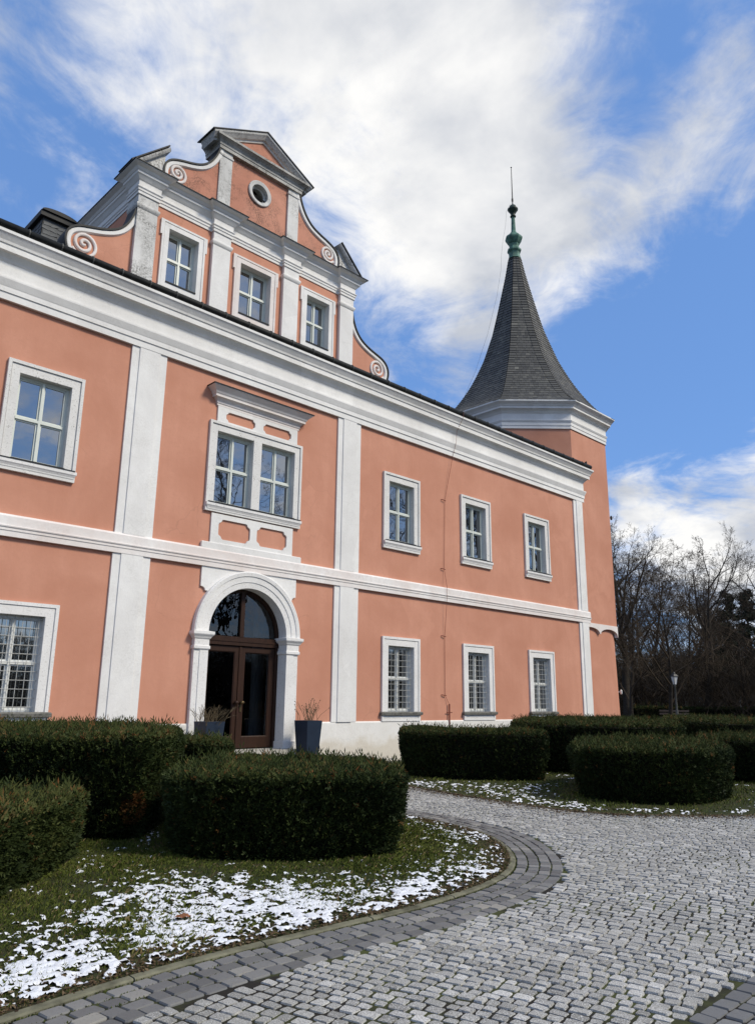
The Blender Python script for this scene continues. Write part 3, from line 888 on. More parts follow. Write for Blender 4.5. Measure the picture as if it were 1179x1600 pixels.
mb = MB(); mb.sweep(pb, [(0, 16.93), (.04, 16.93), (.04, 17.02), (.06, 17.04), (.06, 17.10), (.10, 17.16), (.17, 17.21), (.20, 17.22), (.20, 17.29), (0, 17.33)], plan); mb.box(-1.44, 1.44, GY - .05, 1.2, 16.93, 17.32); mb.obj('pediment_cornice', m_lichen, B)
plate([(-1.5, 17.3), (1.5, 17.3), (0, 18.07)], [], GY - .02, .6, m_pink_worn, 'pediment_wall', B, back=True)
rk = [(1.78, 17.245), (0, 18.16), (-1.78, 17.245)]
mb = MB(); mb.sweep(rk, [(-.20, -.5), (-.20, .06), (-.15, .07), (-.13, .13), (-.07, .19), (-.03, .235), (.02, .25), (.02, -.5)], face(GY)); rkc = mb.obj('raking_cornice', m_white_worn, B)
mb = MB(); mb.sweep([(1.82, 17.235), (0, 18.17), (-1.82, 17.235)], [(.022, -.6), (.022, .275), (.05, .275), (.05, -.6)], face(GY)); mb.obj('raking_flashing', m_lead, rkc)
for s in (-1, 1):
    t = [(s * 4.0, 14.96), (s * 3.08, 14.96), (s * 3.08, 15.9)]
    pd = plate(t, [], YP + .06, .55, m_white_worn, 'flank_gablet', B, back=True)
    path = [(s * 4.06, 14.95), (s * 3.06, 15.93)]
    if s < 0: path = path[::-1]
    mb = MB(); mb.sweep(path, [(-.10, -.5), (-.10, .05), (-.06, .09), (-.02, .11), (-.0, -.5)] if s > 0 else [(-.10, -.5), (-.10, .05), (-.06, .09), (-.02, .11), (-.0, -.5)], face(YP)); mb.obj('gablet_moulding', m_white_worn, pd)
    mb = MB(); mb.sweep(path, [(.002, -.6), (.002, .14), (.035, .14), (.035, -.6)], face(YP)); mb.obj('gablet_flashing', m_lead, pd)

# slate-clad chimney box behind the left wing
CH = link(None, 'chimney', B)
cx0, cx1, cy0, cy1 = -5.45, -4.72, 2.0, 3.0
mb = MB(); mb.box(cx0, cx1, cy0, cy1, 12.2, 13.42); mb.obj('chimney_core', m_slate_plain, CH)
mb = MB(); mb.box(cx0 - .10, cx1 + .10, cy0 - .10, cy1 + .10, 13.42, 13.56)
mb.tube([(cx0 - .13, (cy0 + cy1) / 2, 13.56), (cx0 - .13, (cy0 + cy1) / 2, 13.56)], .01, 4)
cap = [((cx0 + cx1) / 2 + (.5 * (cx1 - cx0) + .09) * math.cos(R(a)), 13.56 + .11 * math.sin(R(a))) for a in range(0, 181, 15)]
n0 = len(cap)
mb.add([(x, cy0 - .14, z) for x, z in cap] + [(x, cy1 + .14, z) for x, z in cap], [tuple(range(n0)), tuple(range(2 * n0 - 1, n0 - 1, -1))] + [(i, i + 1, n0 + i + 1, n0 + i) for i in range(n0 - 1)])
mb.obj('chimney_cap', m_lead, CH)
sm = []
for k in range(3):
    mb = MB(); w_, h_ = .19, .13
    mb.add([(-w_ / 2, -.016, -h_ / 2), (w_ / 2, -.016, -h_ / 2 + .02 * (k - 1)), (w_ / 2, -.004, h_ / 2), (-w_ / 2, -.004, h_ / 2), (-w_ / 2, 0, -h_ / 2), (w_ / 2, 0, -h_ / 2 + .02 * (k - 1))], [(0, 1, 2, 3), (0, 4, 5, 1)])
    sm.append(mb.mesh('slate', m_chim))
for row in range(9):
    z = 12.30 + row * .125
    for i in range(4):
        o = link(rnd.choice(sm), 'slate', CH); o.location = (cx0 + .09 + i * .185 + (.0 if row % 2 else .02), cy0 - .002, z); o.rotation_euler = (0, R(8 if row % 2 else -8), 0)
    for i in range(5):
        o = link(rnd.choice(sm), 'slate', CH); o.location = (cx0 - .002, cy0 + .10 + i * .2, z); o.rotation_euler = (0, 0, R(-90))

# ------------------------------------------------------------------ the corner tower
TX, TY, AP = 17.85, 3.84, 3.54
CIR = AP / math.cos(R(22.5))
T = empty('tower', 'octagonal pink corner tower with a tall concave slate spire', 'tower', (0, 0, 0))
octo = lambda r: [(TX + r * math.cos(R(22.5 + 45 * i)), TY + r * math.sin(R(22.5 + 45 * i))) for i in range(8)]
OC = octo(CIR)   # counter clockwise: right hand normal points outwards
mb = MB(); mb.sweep(OC, [(0, 4.70), (0, 13.2)], plan, closed=True); mb.obj('tower_wall', m_pink, T)
mb = MB(); n = 96; lv = []
for (z, ext) in ((-.1, .07), (1.2, .05), (3, .02), (4.72, -.01)):
    for i in range(n):
        t = 2 * math.pi * i / n; q = (math.degrees(t) + 22.5) % 45 - 22.5
        a = 3.47 / math.cos(R((math.degrees(t) + 22.5) % 45 - 22.5)); r = min(a, 3.69 - .12 * max(0, (a - 3.6)))
        r = -.04 * math.log(math.exp(-a / .04 + 80) + math.exp(-3.70 / .04 + 80)) + 80 * .04
        lv.append((TX + (r + ext) * math.cos(t), TY + (r + ext) * math.sin(t), z))
mb.add(lv, [(k * n + i, k * n + (i + 1) % n, (k + 1) * n + (i + 1) % n, (k + 1) * n + i) for k in range(3) for i in range(n)])
mb.obj('tower_base', m_pink, T, True)
# corbel band of little round arches, two and a half to a side
for k in range(8):
    p0 = np.array(OC[k]); p1 = np.array(OC[(k + 1) % 8]); d = p1 - p0; L = np.linalg.norm(d); d /= L; nn = np.array([d[1], -d[0]])
    prof = [(0, 4.87)]
    lower = []
    na = 2; w = L / na
    lower.append((0, 4.40))
    for j in range(na):
        for q in range(0, 181, 15): lower.append((j * w + w / 2 - (w / 2 - .03) * math.cos(R(q)), 4.46 + .24 * math.sin(R(q))))
    lower.append((L, 4.40))
    poly = [(L, 4.87), (0, 4.87)] + lower
    tr_ = tessellate_polygon([[Vector((a, b, 0)) for a, b in poly]])
    mb = MB(); m_ = len(poly); vs = []
    for off in (.035, -.12):
        for a, z in poly:
            q = p0 + d * a + nn * off; vs.append((q[0], q[1], z))
    mb.add(vs, [tuple(t) for t in tr_] + [(i, (i + 1) % m_, m_ + (i + 1) % m_, m_ + i) for i in range(m_)])
    mb.obj('corbel_arch_band', m_white_pinkish, T)
TP = [(0, 13.13), (.045, 13.13), (.045, 13.25), (.065, 13.27), (.065, 13.40), (.085, 13.43), (.11, 13.49), (.11, 13.51), (.055, 13.53), (.055, 13.80), (.08, 13.83), (.13, 13.90), (.23, 13.97), (.27, 13.98), (.27, 14.07), (.29, 14.08), (.33, 14.14), (.42, 14.22), (.45, 14.24), (.45, 14.30), (0, 14.33)]
mb = MB(); mb.sweep(OC, TP, plan, closed=True); mb.obj('tower_cornice', m_white, T)
SPZ = [14.29, 14.45, 14.75, 15.4, 16.0, 16.6, 17.6, 19.35, 20.6, 21.4, 22.6, 23.65]
SPR = [4.29, 4.02, 3.64, 3.14, 2.74, 2.40, 1.91, 1.29, .97, .78, .50, .30]
mb = MB(); mb.lathe([(r - .02, z) for r, z in zip(SPR, SPZ)], (TX, TY, 0), 8, R(22.5)); sp = mb.obj('spire', m_slate_plain, T)
# slates laid in courses
sv, sf, st = [], [], []
zs = np.linspace(14.29, 23.65, 400); rs = np.interp(zs, SPZ, SPR)
# smooth the outline
ker = np.ones(25) / 25; rs_s = np.convolve(np.pad(rs, 12, mode='edge'), ker, 'valid'); rs = np.where((zs > 14.6) & (zs < 23.3), rs_s, rs)
sl = np.concatenate([[0], np.cumsum(np.hypot(np.diff(zs), np.diff(rs * math.cos(R(22.5)))))])
course = .165
nrow = int(sl[-1] / course)
for k in range(8):
    a0, a1 = R(22.5 + 45 * k), R(22.5 + 45 * (k + 1)); am = (a0 + a1) / 2
    nrm = np.array([math.cos(am), math.sin(am)]); tg = np.array([-nrm[1], nrm[0]])
    for r_ in range(nrow):
        s0, s1 = r_ * course, min((r_ + 1.25) * course, sl[-1])
        z0, z1 = np.interp(s0, sl, zs), np.interp(s1, sl, zs); ra, rb = np.interp(s0, sl, rs), np.interp(s1, sl, rs)
        wa, wb = ra * math.sin(R(22.5)), rb * math.sin(R(22.5)); da, db = ra * math.cos(R(22.5)), rb * math.cos(R(22.5))
        nn_ = max(1, int(round(2 * wa / .21))); edges = np.linspace(-1, 1, nn_ + 1)
        if r_ % 2 and nn_ > 1: edges = np.concatenate([[-1], (edges[:-1] + edges[1:]) / 2, [1]])
        sub = [(edges[i], edges[i + 1], .022 + rnd.uniform(0, .008), s0) for i in range(len(edges) - 1)]
        hw_ = min(.30 / max(wa, .05), .9)
        if wa > .12: sub += [(-1.003, -1 + hw_, .040, s0), (1 - hw_, 1.003, .040, s0)]
        for (e0, e1, lift, _) in sub:
            b = len(sv); g = .004 / max(wa, .05)
            for (e, w_, d_, z_, l_) in ((e0 + g, wa, da, z0, lift), (e1 - g, wa, da, z0, lift), (e1 - g, wb, db, z1, .006), (e0 + g, wb, db, z1, .006), (e0 + g, wa, da, z0, -.01), (e1 - g, wa, da, z0, -.01)):
                q = nrm * (d_ + l_) + tg * (e * w_); sv.append((TX + q[0], TY + q[1], z_))
            sf += [(b, b + 1, b + 2, b + 3), (b, b + 4, b + 5, b + 1)]
            t_ = min(1, max(0, rnd.gauss(.45, .2))); st += [t_] * 6
o = link(np_mesh('slate', np.array(sv), np.array(sf), m_slate, False, st), 'slate', sp); o['kind'] = 'stuff'
mb = MB(); mb.lathe([(.34, 23.55), (.30, 23.68), (.28, 23.78), (.29, 23.9), (.36, 24.0), (.36, 24.08), (.27, 24.16), (.24, 24.26), (.27, 24.4), (.31, 24.45), (.44, 24.68), (.45, 24.76), (.40, 24.84), (.24, 24.98), (.14, 25.12), (.12, 25.2), (.095, 25.9), (.10, 26.0)], (TX - .05, TY - .03, 0), 8, R(22.5)); fi = mb.obj('finial', m_copper, T)
mb = MB(); mb.lathe([(.10, 26.0), (.15, 26.02), (.15, 26.06), (.08, 26.09), (.14, 26.22), (.22, 26.36), (.27, 26.42), (.27, 26.48), (.20, 26.54), (.16, 26.66), (.08, 26.72), (.03, 26.78)], (TX - .06, TY - .04, 0), 12); mb.obj('finial_ball', m_copper_dark, fi, True)
mb = MB(); mb.tube([(TX - .06, TY - .04, 26.7), (TX - .065, TY - .04, 29.0)], [.035, .018], 6); mb.lathe([(.0, 0), (.045, .04), (.0, .09)], (TX - .065, TY - .04, 28.95), 8); mb.tube([(TX - .06, TY - .04, 26.95), (TX - .06, TY - .04, 27.1)], .05, 8); mb.obj('lightning_rod', m_iron, fi)
wp = [(-.12, 26.85), (-.33, 26.45), (-.40, 25.6), (-.55, 24.8), (-.66, 23.9), (-.70, 23.1), (-.95, 21.6), (-1.45, 19.6), (-2.1, 17.6), (-2.75, 16.1), (-3.4, 15.2), (-4.2, 14.5)]
mb = MB(); mb.tube([(TX + a * .565, TY - a * .825, z) for a, z in wp], .0045, 4); mb.obj('conductor_wire', m_iron, T)
for z, off in ((9.95, 3.86), (2.15, 3.80)):
    a = math.atan2(-.825, .565) + R(4)
    mb = MB(); mb.tube([(TX + (off - .15) * math.cos(a), TY + (off - .15) * math.sin(a), z), (TX + (off + .06) * math.cos(a), TY + (off + .06) * math.sin(a), z)], .02, 6); mb.lathe([(.03, -.10), (.05, -.06), (.05, .06), (.02, .10)], (TX + (off + .08) * math.cos(a), TY + (off + .08) * math.sin(a), z), 8); mb.obj('wall_light', m_iron if z > 5 else m_lamp_glass, T)
# PART3
# ------------------------------------------------------------------ paving
def stone_variant(n, dome, irregular, seed):
    q = random.Random(seed)
    ring = []
    for i in range(n):
        t = 2 * math.pi * (i + .5) / n
        c, s_ = math.cos(t), math.sin(t)
        e = 2 / 8.5
        x = .5 * math.copysign(abs(c) ** e, c); y = .5 * math.copysign(abs(s_) ** e, s_)
        k = 1 + q.uniform(-irregular, irregular); ring.append((x * k, y * k))
    vs = [(x, y, -.030) for x, y in ring] + [(x * .985, y * .985, -.008) for x, y in ring] + [(x * .92, y * .92, q.uniform(-.0012, .0012) + dome * .7) for x, y in ring] + [(0, 0, dome + q.uniform(-.001, .001))]
    fs = []
    for a in (0, n):
        for i in range(n):
            j = (i + 1) % n; fs.append((a + i, a + j, a + n + j)); fs.append((a + i, a + n + j, a + n + i))
    for i in range(n): fs.append((2 * n + i, 2 * n + (i + 1) % n, 3 * n))
    return np.array(vs), np.array(fs)


def lay_stones(parent, piece, stones, n_ring, dome, irr, mat, mat_a, limit=290):
    """stones: array of (x, y, z, length, width, angle, tiltx, tilty)"""
    stones = np.asarray(stones)
    u, v, z = project(np.stack([stones[:, 0], stones[:, 1], np.zeros(len(stones))], 1))
    vis = (z > .5) & (u > -60) & (u < 1240) & (v < 1680)
    dist = np.hypot(stones[:, 0] - CAM[0], stones[:, 1] - CAM[1])
    keep = (z > .5) & (u > -700) & (u < 1900) & (v < 2600) & (dist < 34)
    stones, vis, dist, u, v = stones[keep], vis[keep], dist[keep], u[keep], v[keep]
    fully = (u > 0) & (u < 1179) & (v < 1600)
    order = np.argsort(np.where(fully, dist, 1e6))
    VAR = [stone_variant(n_ring, dome, irr, 100 + i) for i in range(14)]
    meshes = []
    for V, F in VAR:
        me = bpy.data.meshes.new(piece); me.from_pydata([tuple(a) for a in V], [], [tuple(map(int, f)) for f in F]); me.update(); me.materials.append(mat)
        me.polygons.foreach_set('use_smooth', [False] * len(me.polygons)); meshes.append(me)
    for i in order[:limit]:
        s = stones[i]; o = link(meshes[int(rng.integers(14))], piece, parent)
        o.location = s[:3]; o.scale = (s[3], s[4], 1); o.rotation_euler = (s[6], s[7], s[5])
    rest = order[limit:]
    ci = rng.integers(0, 14, len(rest)); VV, FF, TT = [], [], []; base = 0
    for k in range(14):
        idx = rest[ci == k]
        if not len(idx): continue
        S = stones[idx]; V, F = VAR[k]; nv = len(V)
        x = V[None, :, 0] * S[:, 3:4]; y = V[None, :, 1] * S[:, 4:5]; zz_ = V[None, :, 2] - x * S[:, 7:8] + y * S[:, 6:7] + S[:, 2:3]
        c, s_ = np.cos(S[:, 5:6]), np.sin(S[:, 5:6])
        P = np.stack([x * c - y * s_ + S[:, 0:1], x * s_ + y * c + S[:, 1:2], zz_], 2).reshape(-1, 3)
        fo = (np.arange(len(idx)) * nv)[:, None, None] + F[None] + base
        VV.append(P); FF.append(fo.reshape(-1, 3)); TT.append(np.repeat(rng.random(len(idx)), nv)); base += len(P)
    me = np_mesh(piece, np.concatenate(VV), np.concatenate(FF), mat_a, False, np.concatenate(TT))
    o = link(me, piece, parent); o['kind'] = 'stuff'
    print(piece, len(order), 'stones')


def offset_line(P, d):
    P = np.asarray(P); T_ = np.gradient(P, axis=0); T_ /= np.linalg.norm(T_, axis=1)[:, None]
    return P + np.stack([T_[:, 1], -T_[:, 0]], 1) * d


def at_len(P, s):
    L = np.concatenate([[0], np.cumsum(np.linalg.norm(np.diff(P, axis=0), axis=1))])
    x = np.interp(s, L, P[:, 0]); y = np.interp(s, L, P[:, 1]); e = .03
    dx = np.interp(s + e, L, P[:, 0]) - np.interp(s - e, L, P[:, 0]); dy = np.interp(s + e, L, P[:, 1]) - np.interp(s - e, L, P[:, 1])
    return x, y, math.atan2(dy, dx), L[-1]


# kerb 1 runs with its road side on the right hand; kerb 2 with the road on the right hand as well
def band_rows(P, d0, rows, depth, length):
    out = []
    for r_ in range(rows):
        Q = offset_line(P, d0 + depth * (r_ + .5)); tot = at_len(Q, 0)[3]; s = rnd.uniform(0, .1)
        while s < tot - .2:
            l = length * rnd.uniform(.8, 1.25); x, y, a, _ = at_len(Q, s + l / 2)
            out.append((x + rnd.uniform(-.003, .003), y + rnd.uniform(-.003, .003), rnd.uniform(-.006, .004), (l - .009) * 1.0, (depth - .008), a + rnd.uniform(-.03, .03), rnd.uniform(-.02, .02), rnd.uniform(-.018, .018)))
            s += l
    return out


def kerb_pieces(P, width, parent):
    P = np.asarray(P); tot = at_len(P, 0)[3]; s = 0
    while s < tot - .3:
        e = min(s + .98, tot - .05)
        pts = [at_len(P, t)[:2] for t in np.linspace(s + .006, e - .006, 6)]
        u, v, z = project([(pts[2][0], pts[2][1], 0)])
        if z[0] > .3 and -900 < u[0] < 2200 and v[0] > 1150:
            mb = MB(); mb.sweep(pts, [(0, -.06), (0, .012), (.008, .017), (width - .010, .013), (width, .004), (width, -.06)], plan)
            mb.obj('kerb_stone', m_kerb, parent)
        s += .98


road = struct(link(None, 'cobbled_road'))
mb = MB(); pts = [(-60, -45), (40, -45), (40, -13.0), (22, -13.0), (30, 2), (-16, 2), (-60, 2)]
mb.add([(a, b, -.011) for a, b in [(-60, -45), (45, -45), (45, 1.2), (-60, 1.2)]], [(0, 1, 2, 3)]); mb.obj('road_bed', m_joint, road)
B1 = .075; D1 = .118; NR1 = 4
B2 = .075; D2 = .115; NR2 = 3
K1 = np.array(KERB1); K2 = np.array(KERB2)
band1 = band_rows(K1, B1, NR1, D1, .145)
K2r = K2[::-1]   # reversed so that the road is on the right hand
band2 = band_rows(K2r, B2, NR2, D2, .14)
OUT1 = [tuple(p) for p in offset_line(K1, B1 + NR1 * D1 + .018)]
OUT2 = [tuple(p) for p in offset_line(K2r, B2 + NR2 * D2 + .018)]
reg1 = OUT1 + [(-14.5, -2.2)]
reg2 = OUT2[::-1] + [(30, -13.4), (30, -.6), (1.9, -.6)]
# the dark band across the near right corner
a0 = np.array([-6.86, -13.905]); ad = np.array([1.0, .012]); ad /= np.linalg.norm(ad)
LINE3 = np.array([a0 - ad * 6 + ad * t for t in np.arange(0, 26, .2)])
band3 = [s for s in band_rows(LINE3, .0, 5, .118, .145)]
band3 = [s for s in band3 if s[0] > -6.83 + .55 * ((-13.95 - s[1]) / .12 % 2 >= 1) * .13]
# pale setts in running courses
st_ = []
ang = R(-79)
da = np.array([math.cos(ang), math.sin(ang)]); db = np.array([-da[1], da[0]])
org = np.array([-8.0, -12.5]); tcur = -14.0; rowi = 0
while tcur < 26:
    w = rnd.uniform(.078, .098)
    s = -16 + rnd.uniform(0, .1)
    while s < 16:
        l = rnd.choice((.08, .09, .10, .105, .115, .13)) * rnd.uniform(.92, 1.08)
        sc = s + l / 2
        bend = .05 * math.sin(sc * .9 + tcur * .35) + .010 * math.sin(sc * 2.3 + tcur * .8)
        p = org + da * sc + db * (tcur + w / 2 + bend)
        if (p[0] - CAM[0]) ** 2 + (p[1] - CAM[1]) ** 2 < 34 ** 2:
            st_.append((p[0], p[1], rnd.gauss(0, .0022) + .006 * math.sin(p[0] * 2.1 + p[1] * 1.3), l - rnd.uniform(.008, .020), w - rnd.uniform(.008, .018), ang + rnd.gauss(0, .05) + .045 * math.cos(sc * .9 + tcur * .35) + .023 * math.cos(sc * 2.3 + tcur * .8), rnd.gauss(0, .02), rnd.gauss(0, .02)))
        s += l
    tcur += w
st_ = np.array(st_)
ok = ~inside(st_[:, 0], st_[:, 1], reg1) & ~inside(st_[:, 0], st_[:, 1], reg2)
near3 = (st_[:, 1] < -13.875 + .012 * (st_[:, 0] + 6.86)) & (st_[:, 1] > -14.55) & (st_[:, 0] > -6.9)
ok &= ~near3 & (st_[:, 1] < -.45) & (st_[:, 0] > -40)
lay_stones(road, 'cobblestone', st_[ok], 9, .0016, .095, m_granite, m_granite_a)
for nm, arr in (('paving_band', band1), ('paving_band', band2), ('paving_band', band3)):
    b = struct(link(None, nm))
    lay_stones(b, 'edging_stone', arr, 8, .0015, .02, m_basalt, m_basalt_a, 290 if arr is band1 else 150)
kb = struct(link(None, 'kerb')); kerb_pieces(K1, .066, kb)
kb = struct(link(None, 'kerb')); kerb_pieces(K2r, .075, kb)

# ------------------------------------------------------------------ hedges


def hedge(name, label, poly, h, dens, seed, group='clipped yew hedges', rust=None, size=1.0, vary=.0):
    g = np.random.default_rng(seed)
    top = np.array(resample(chaikin(poly, 2), .10, True)); n = len(top); cen = top.mean(0)
    T_ = np.roll(top, -1, 0) - np.roll(top, 1, 0); T_ /= np.linalg.norm(T_, axis=1)[:, None] + 1e-9
    N_ = np.stack([T_[:, 1], -T_[:, 0]], 1)
    area = .5 * np.sum(top[:, 0] * np.roll(top[:, 1], -1) - np.roll(top[:, 0], -1) * top[:, 1])
    if area < 0: N_ = -N_

    def wall(i, tt):   # outline at index i and height fraction tt
        inset = .13 * (1 - tt) ** 1.6 + .05 * np.clip((tt - .92) / .08, 0, 1) ** 2
        lump = (vnoise(i * .12, tt * h, 1.6, seed, 3) - .5) * .10 + (vnoise(i * .12, tt * h, 5, seed, 9) - .5) * .05
        ii = i.astype(int) % n; jj = (ii + 1) % n; f = (i - np.floor(i))[:, None]
        P = top[ii] * (1 - f) + top[jj] * f; NN = N_[ii] * (1 - f) + N_[jj] * f
        return P + NN * (lump - inset)[:, None], NN
    hv = lambda x, y: h + (vnoise(x, y, 1.2, seed) - .5) * .07 + (vnoise(x, y, 5, seed + 5) - .5) * .04
    root = empty(name, label, 'hedge', (float(cen[0]), float(cen[1]), 0), group)
    org_ = np.array([cen[0], cen[1], 0])
    # solid heart
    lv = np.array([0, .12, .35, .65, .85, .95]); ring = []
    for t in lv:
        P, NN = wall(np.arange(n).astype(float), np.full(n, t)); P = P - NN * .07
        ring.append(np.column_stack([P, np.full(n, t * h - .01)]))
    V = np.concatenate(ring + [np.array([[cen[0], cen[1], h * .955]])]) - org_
    F = [(k * n + i, k * n + (i + 1) % n, (k + 1) * n + (i + 1) % n, (k + 1) * n + i) for k in range(len(lv) - 1) for i in range(n)]
    m_ = len(lv)
    tri_f = tessellate_polygon([[Vector((a, b, 0)) for a, b in ring[-1][:, :2]]])
    F += [tuple((m_ - 1) * n + i for i in t) for t in tri_f]
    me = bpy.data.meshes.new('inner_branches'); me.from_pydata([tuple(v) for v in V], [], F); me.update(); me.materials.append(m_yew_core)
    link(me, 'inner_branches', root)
    # needle shoots over the clipped surface
    per = np.sum(np.linalg.norm(np.roll(top, -1, 0) - top, axis=1))
    ns = int(per * h * dens); i = g.random(ns) * n; tt = g.random(ns) ** .9
    P, NN = wall(i, tt); jit = g.normal(0, .018, ns)
    Ps = np.column_stack([P + NN * (jit - .02)[:, None], tt * h * .985])
    Ns = np.column_stack([NN, np.full(ns, .55)])
    lo, hi = top.min(0), top.max(0); na = int((hi[0] - lo[0]) * (hi[1] - lo[1]) * dens * .85)
    X = g.random(na) * (hi[0] - lo[0]) + lo[0]; Y = g.random(na) * (hi[1] - lo[1]) + lo[1]
    k = inside(X, Y, [tuple(p) for p in top]); X, Y = X[k], Y[k]; dd = dist_poly(X, Y, [tuple(p) for p in top])
    Zt = hv(X, Y) - .045 * np.clip(1 - dd / .09, 0, 1) ** 2 + g.normal(0, .014, len(X))
    Pt = np.column_stack([X, Y, Zt]); Nt = np.column_stack([g.normal(0, .35, len(X)), g.normal(0, .35, len(X)), np.ones(len(X))])
    P = np.concatenate([Ps, Pt]); N = np.concatenate([Ns, Nt]); is_top = np.concatenate([np.zeros(len(Ps), bool), np.ones(len(Pt), bool)])
    N = N + g.normal(0, .45, N.shape); N /= np.linalg.norm(N, axis=1)[:, None]
    m = len(P)
    L = (.045 + g.random(m) * .045) * size
    stray = is_top & (g.random(m) < .045); L = np.where(stray, L * (1.3 + g.random(m) * 1.1), L); N[stray] = N[stray] * .35 + np.array([0, 0, 1.0]); P[stray, 2] += .02
    # each shoot: five narrow needles fanned along a stalk
    ref = g.normal(0, 1, N.shape); A = np.cross(N, ref); A /= np.linalg.norm(A, axis=1)[:, None] + 1e-9; Bv = np.cross(N, A)
    VV = []; wd = .0065 * size * (1 + g.random(m) * .5)
    base = P - N * (L * .35)[:, None]
    for q in range(6):
        f = (.0, .12, .30, .45, .62, .80)[q]; side = 1 if q % 2 else -1
        dirv = N * (.75 if q < 5 else 1) + (A if q % 3 else Bv) * (side * .75 if q < 5 else .1); dirv /= np.linalg.norm(dirv, axis=1)[:, None]
        b0 = base + N * (L * f)[:, None]; tip = b0 + dirv * (L * (.62 if q < 5 else .45))[:, None]
        wv = np.cross(dirv, Bv if q % 3 else A); wv /= np.linalg.norm(wv, axis=1)[:, None] + 1e-9
        mid = b0 * .55 + tip * .45
        VV += [b0, mid + wv * wd[:, None], tip, mid - wv * wd[:, None]]
    V = np.stack(VV, 1).reshape(-1, 3) - org_
    F = np.arange(m * 24).reshape(-1, 4)
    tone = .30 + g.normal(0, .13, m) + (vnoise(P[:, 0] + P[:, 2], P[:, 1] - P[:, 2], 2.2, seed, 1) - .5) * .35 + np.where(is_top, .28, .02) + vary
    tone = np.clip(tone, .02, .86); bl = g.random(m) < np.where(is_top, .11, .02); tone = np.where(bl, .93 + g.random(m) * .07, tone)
    if rust is not None:
        dr = np.linalg.norm(P - np.array(rust[:3]), axis=1); tone = np.where((dr < rust[3]) & (g.random(m) < .75), .97 + g.random(m) * .03, tone)
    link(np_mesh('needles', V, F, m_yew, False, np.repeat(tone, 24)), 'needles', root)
    return [tuple(p) for p in top]


HED = {}
HED['a'] = hedge('yew_hedge', 'low dark green yew hedge nearest to the camera, cut off by the photo edge', [(-7.3, -7.25), (-7.32, -7.9), (-8.55, -9.12), (-9.6, -9.9), (-10.7, -9.6), (-10.7, -7.0), (-8.5, -6.75)], .66, 2500, 21, vary=.10)
HED['b'] = hedge('yew_hedge', 'tall wide yew hedge with a rusty dead branch beside the door', [(-6.62, -7.45), (-5.95, -6.9), (-5.35, -6.2), (-4.55, -4.9), (-4.15, -3.0), (-4.6, -1.5), (-8, -1.4), (-11.2, -3.0), (-11.2, -5.3), (-8.2, -5.6), (-7.3, -6.5)], 1.15, 1700, 22, rust=(-6.45, -7.2, .36, .20))
HED['c'] = hedge('yew_hedge', 'small square yew hedge directly in front of the blue planter and door step', [(-4.3, -5.0), (-3.5, -4.9), (-3.1, -3.9), (-3.2, -2.9), (-4.0, -2.7)], .92, 1500, 23)
HED['d'] = hedge('yew_hedge', 'broad yew hedge standing alone on the rounded lawn tip', [(-6.78, -8.55), (-6.0, -9.4), (-5.0, -10.0), (-4.35, -9.6), (-3.75, -8.8), (-3.5, -7.7), (-3.9, -6.7), (-5.0, -6.5), (-6.4, -7.7)], .83, 2300, 24)
HED['e'] = hedge('yew_hedge', 'yew hedge under the barred windows along the white plinth', [(1.75, -4.15), (2.05, -4.95), (2.8, -5.85), (3.4, -6.45), (4.2, -5.9), (4.7, -4.9), (4.8, -3.5), (3.8, -2.2), (2.2, -3.0)], .98, 1000, 25)
HED['f'] = hedge('yew_hedge', 'highest yew hedge in front of the tower corner', [(5.6, -4.0), (5.3, -5.2), (5.5, -6.6), (6.4, -7.6), (7.8, -7.6), (12.2, -5.0), (15, -1.6), (11, -1.2), (8, -2.2)], 1.14, 800, 26)
HED['g'] = hedge('yew_hedge', 'low rounded yew hedge nearest to the cobbled road on the snowy lawn', [(1.3, -8.25), (1.2, -9.4), (1.8, -10.3), (2.7, -10.4), (4.2, -10.0), (5.1, -9.5), (6.4, -8.3), (5.2, -6.8), (3.2, -7.2)], .87, 1300, 27)
HED['h'] = hedge('yew_hedge', 'low yew hedge partly hidden behind the rounded one', [(6.3, -9.4), (7.2, -10.2), (9.5, -9.9), (11, -8.5), (9.5, -7.2), (7.2, -7.9)], .90, 900, 28)
HED['i'] = hedge('yew_hedge', 'distant yew hedge below the street lamp', [(12.6, -5.6), (11.8, -7.2), (13, -7.9), (17, -6.3), (21.5, -3.4), (22, -1.0), (19, -1.3)], 1.15, 500, 29)
HED['j'] = hedge('yew_hedge', 'farthest clipped yew hedge, at the side away from the tower', [(17, -8.3), (17.5, -9.6), (20, -10), (26, -7.5), (27, -4), (23, -5)], 1.12, 380, 30)

# ------------------------------------------------------------------ grass, leaves and snow


def hedge_dist(x, y):
    d = np.full(np.shape(x), 1e9)
    for p in HED.values():
        d = np.minimum(d, np.where(inside(x, y, p), -dist_poly(x, y, p), dist_poly(x, y, p)))
    return d


def snow_mask(x, y, lawn):
    n1 = vnoise(x, y, 1.1, 5, 8); n2 = vnoise(x, y, 3.1, 17, 2); n3 = vnoise(x, y, 8.5, 33, 4); n4 = vnoise(x, y, 19, 3, 44); n5 = vnoise(x * .6, y * .6, 70, 8, 14)
    m = .06 * n1 + .15 * n2 + .28 * n3 + .48 * n4 + .50 * n5 - .785
    hd = hedge_dist(x, y)
    if lawn == 1:
        kd = dist_poly(x, y, [tuple(p) for p in K1], False)
        m = m + .19 * np.clip((hd - .75) / .45, -1, 1) - .16 * np.clip((.40 - kd) / .3, 0, 1) + .05 * np.clip((hd - 1.2) / .5, 0, 1)
    else:
        kd = dist_poly(x, y, [tuple(p) for p in K2], False)
        m = m - .07 + .13 * np.clip((hd - .50) / .35, -1.4, 1) - .12 * np.clip((.40 - kd) / .3, 0, 1)
    return m


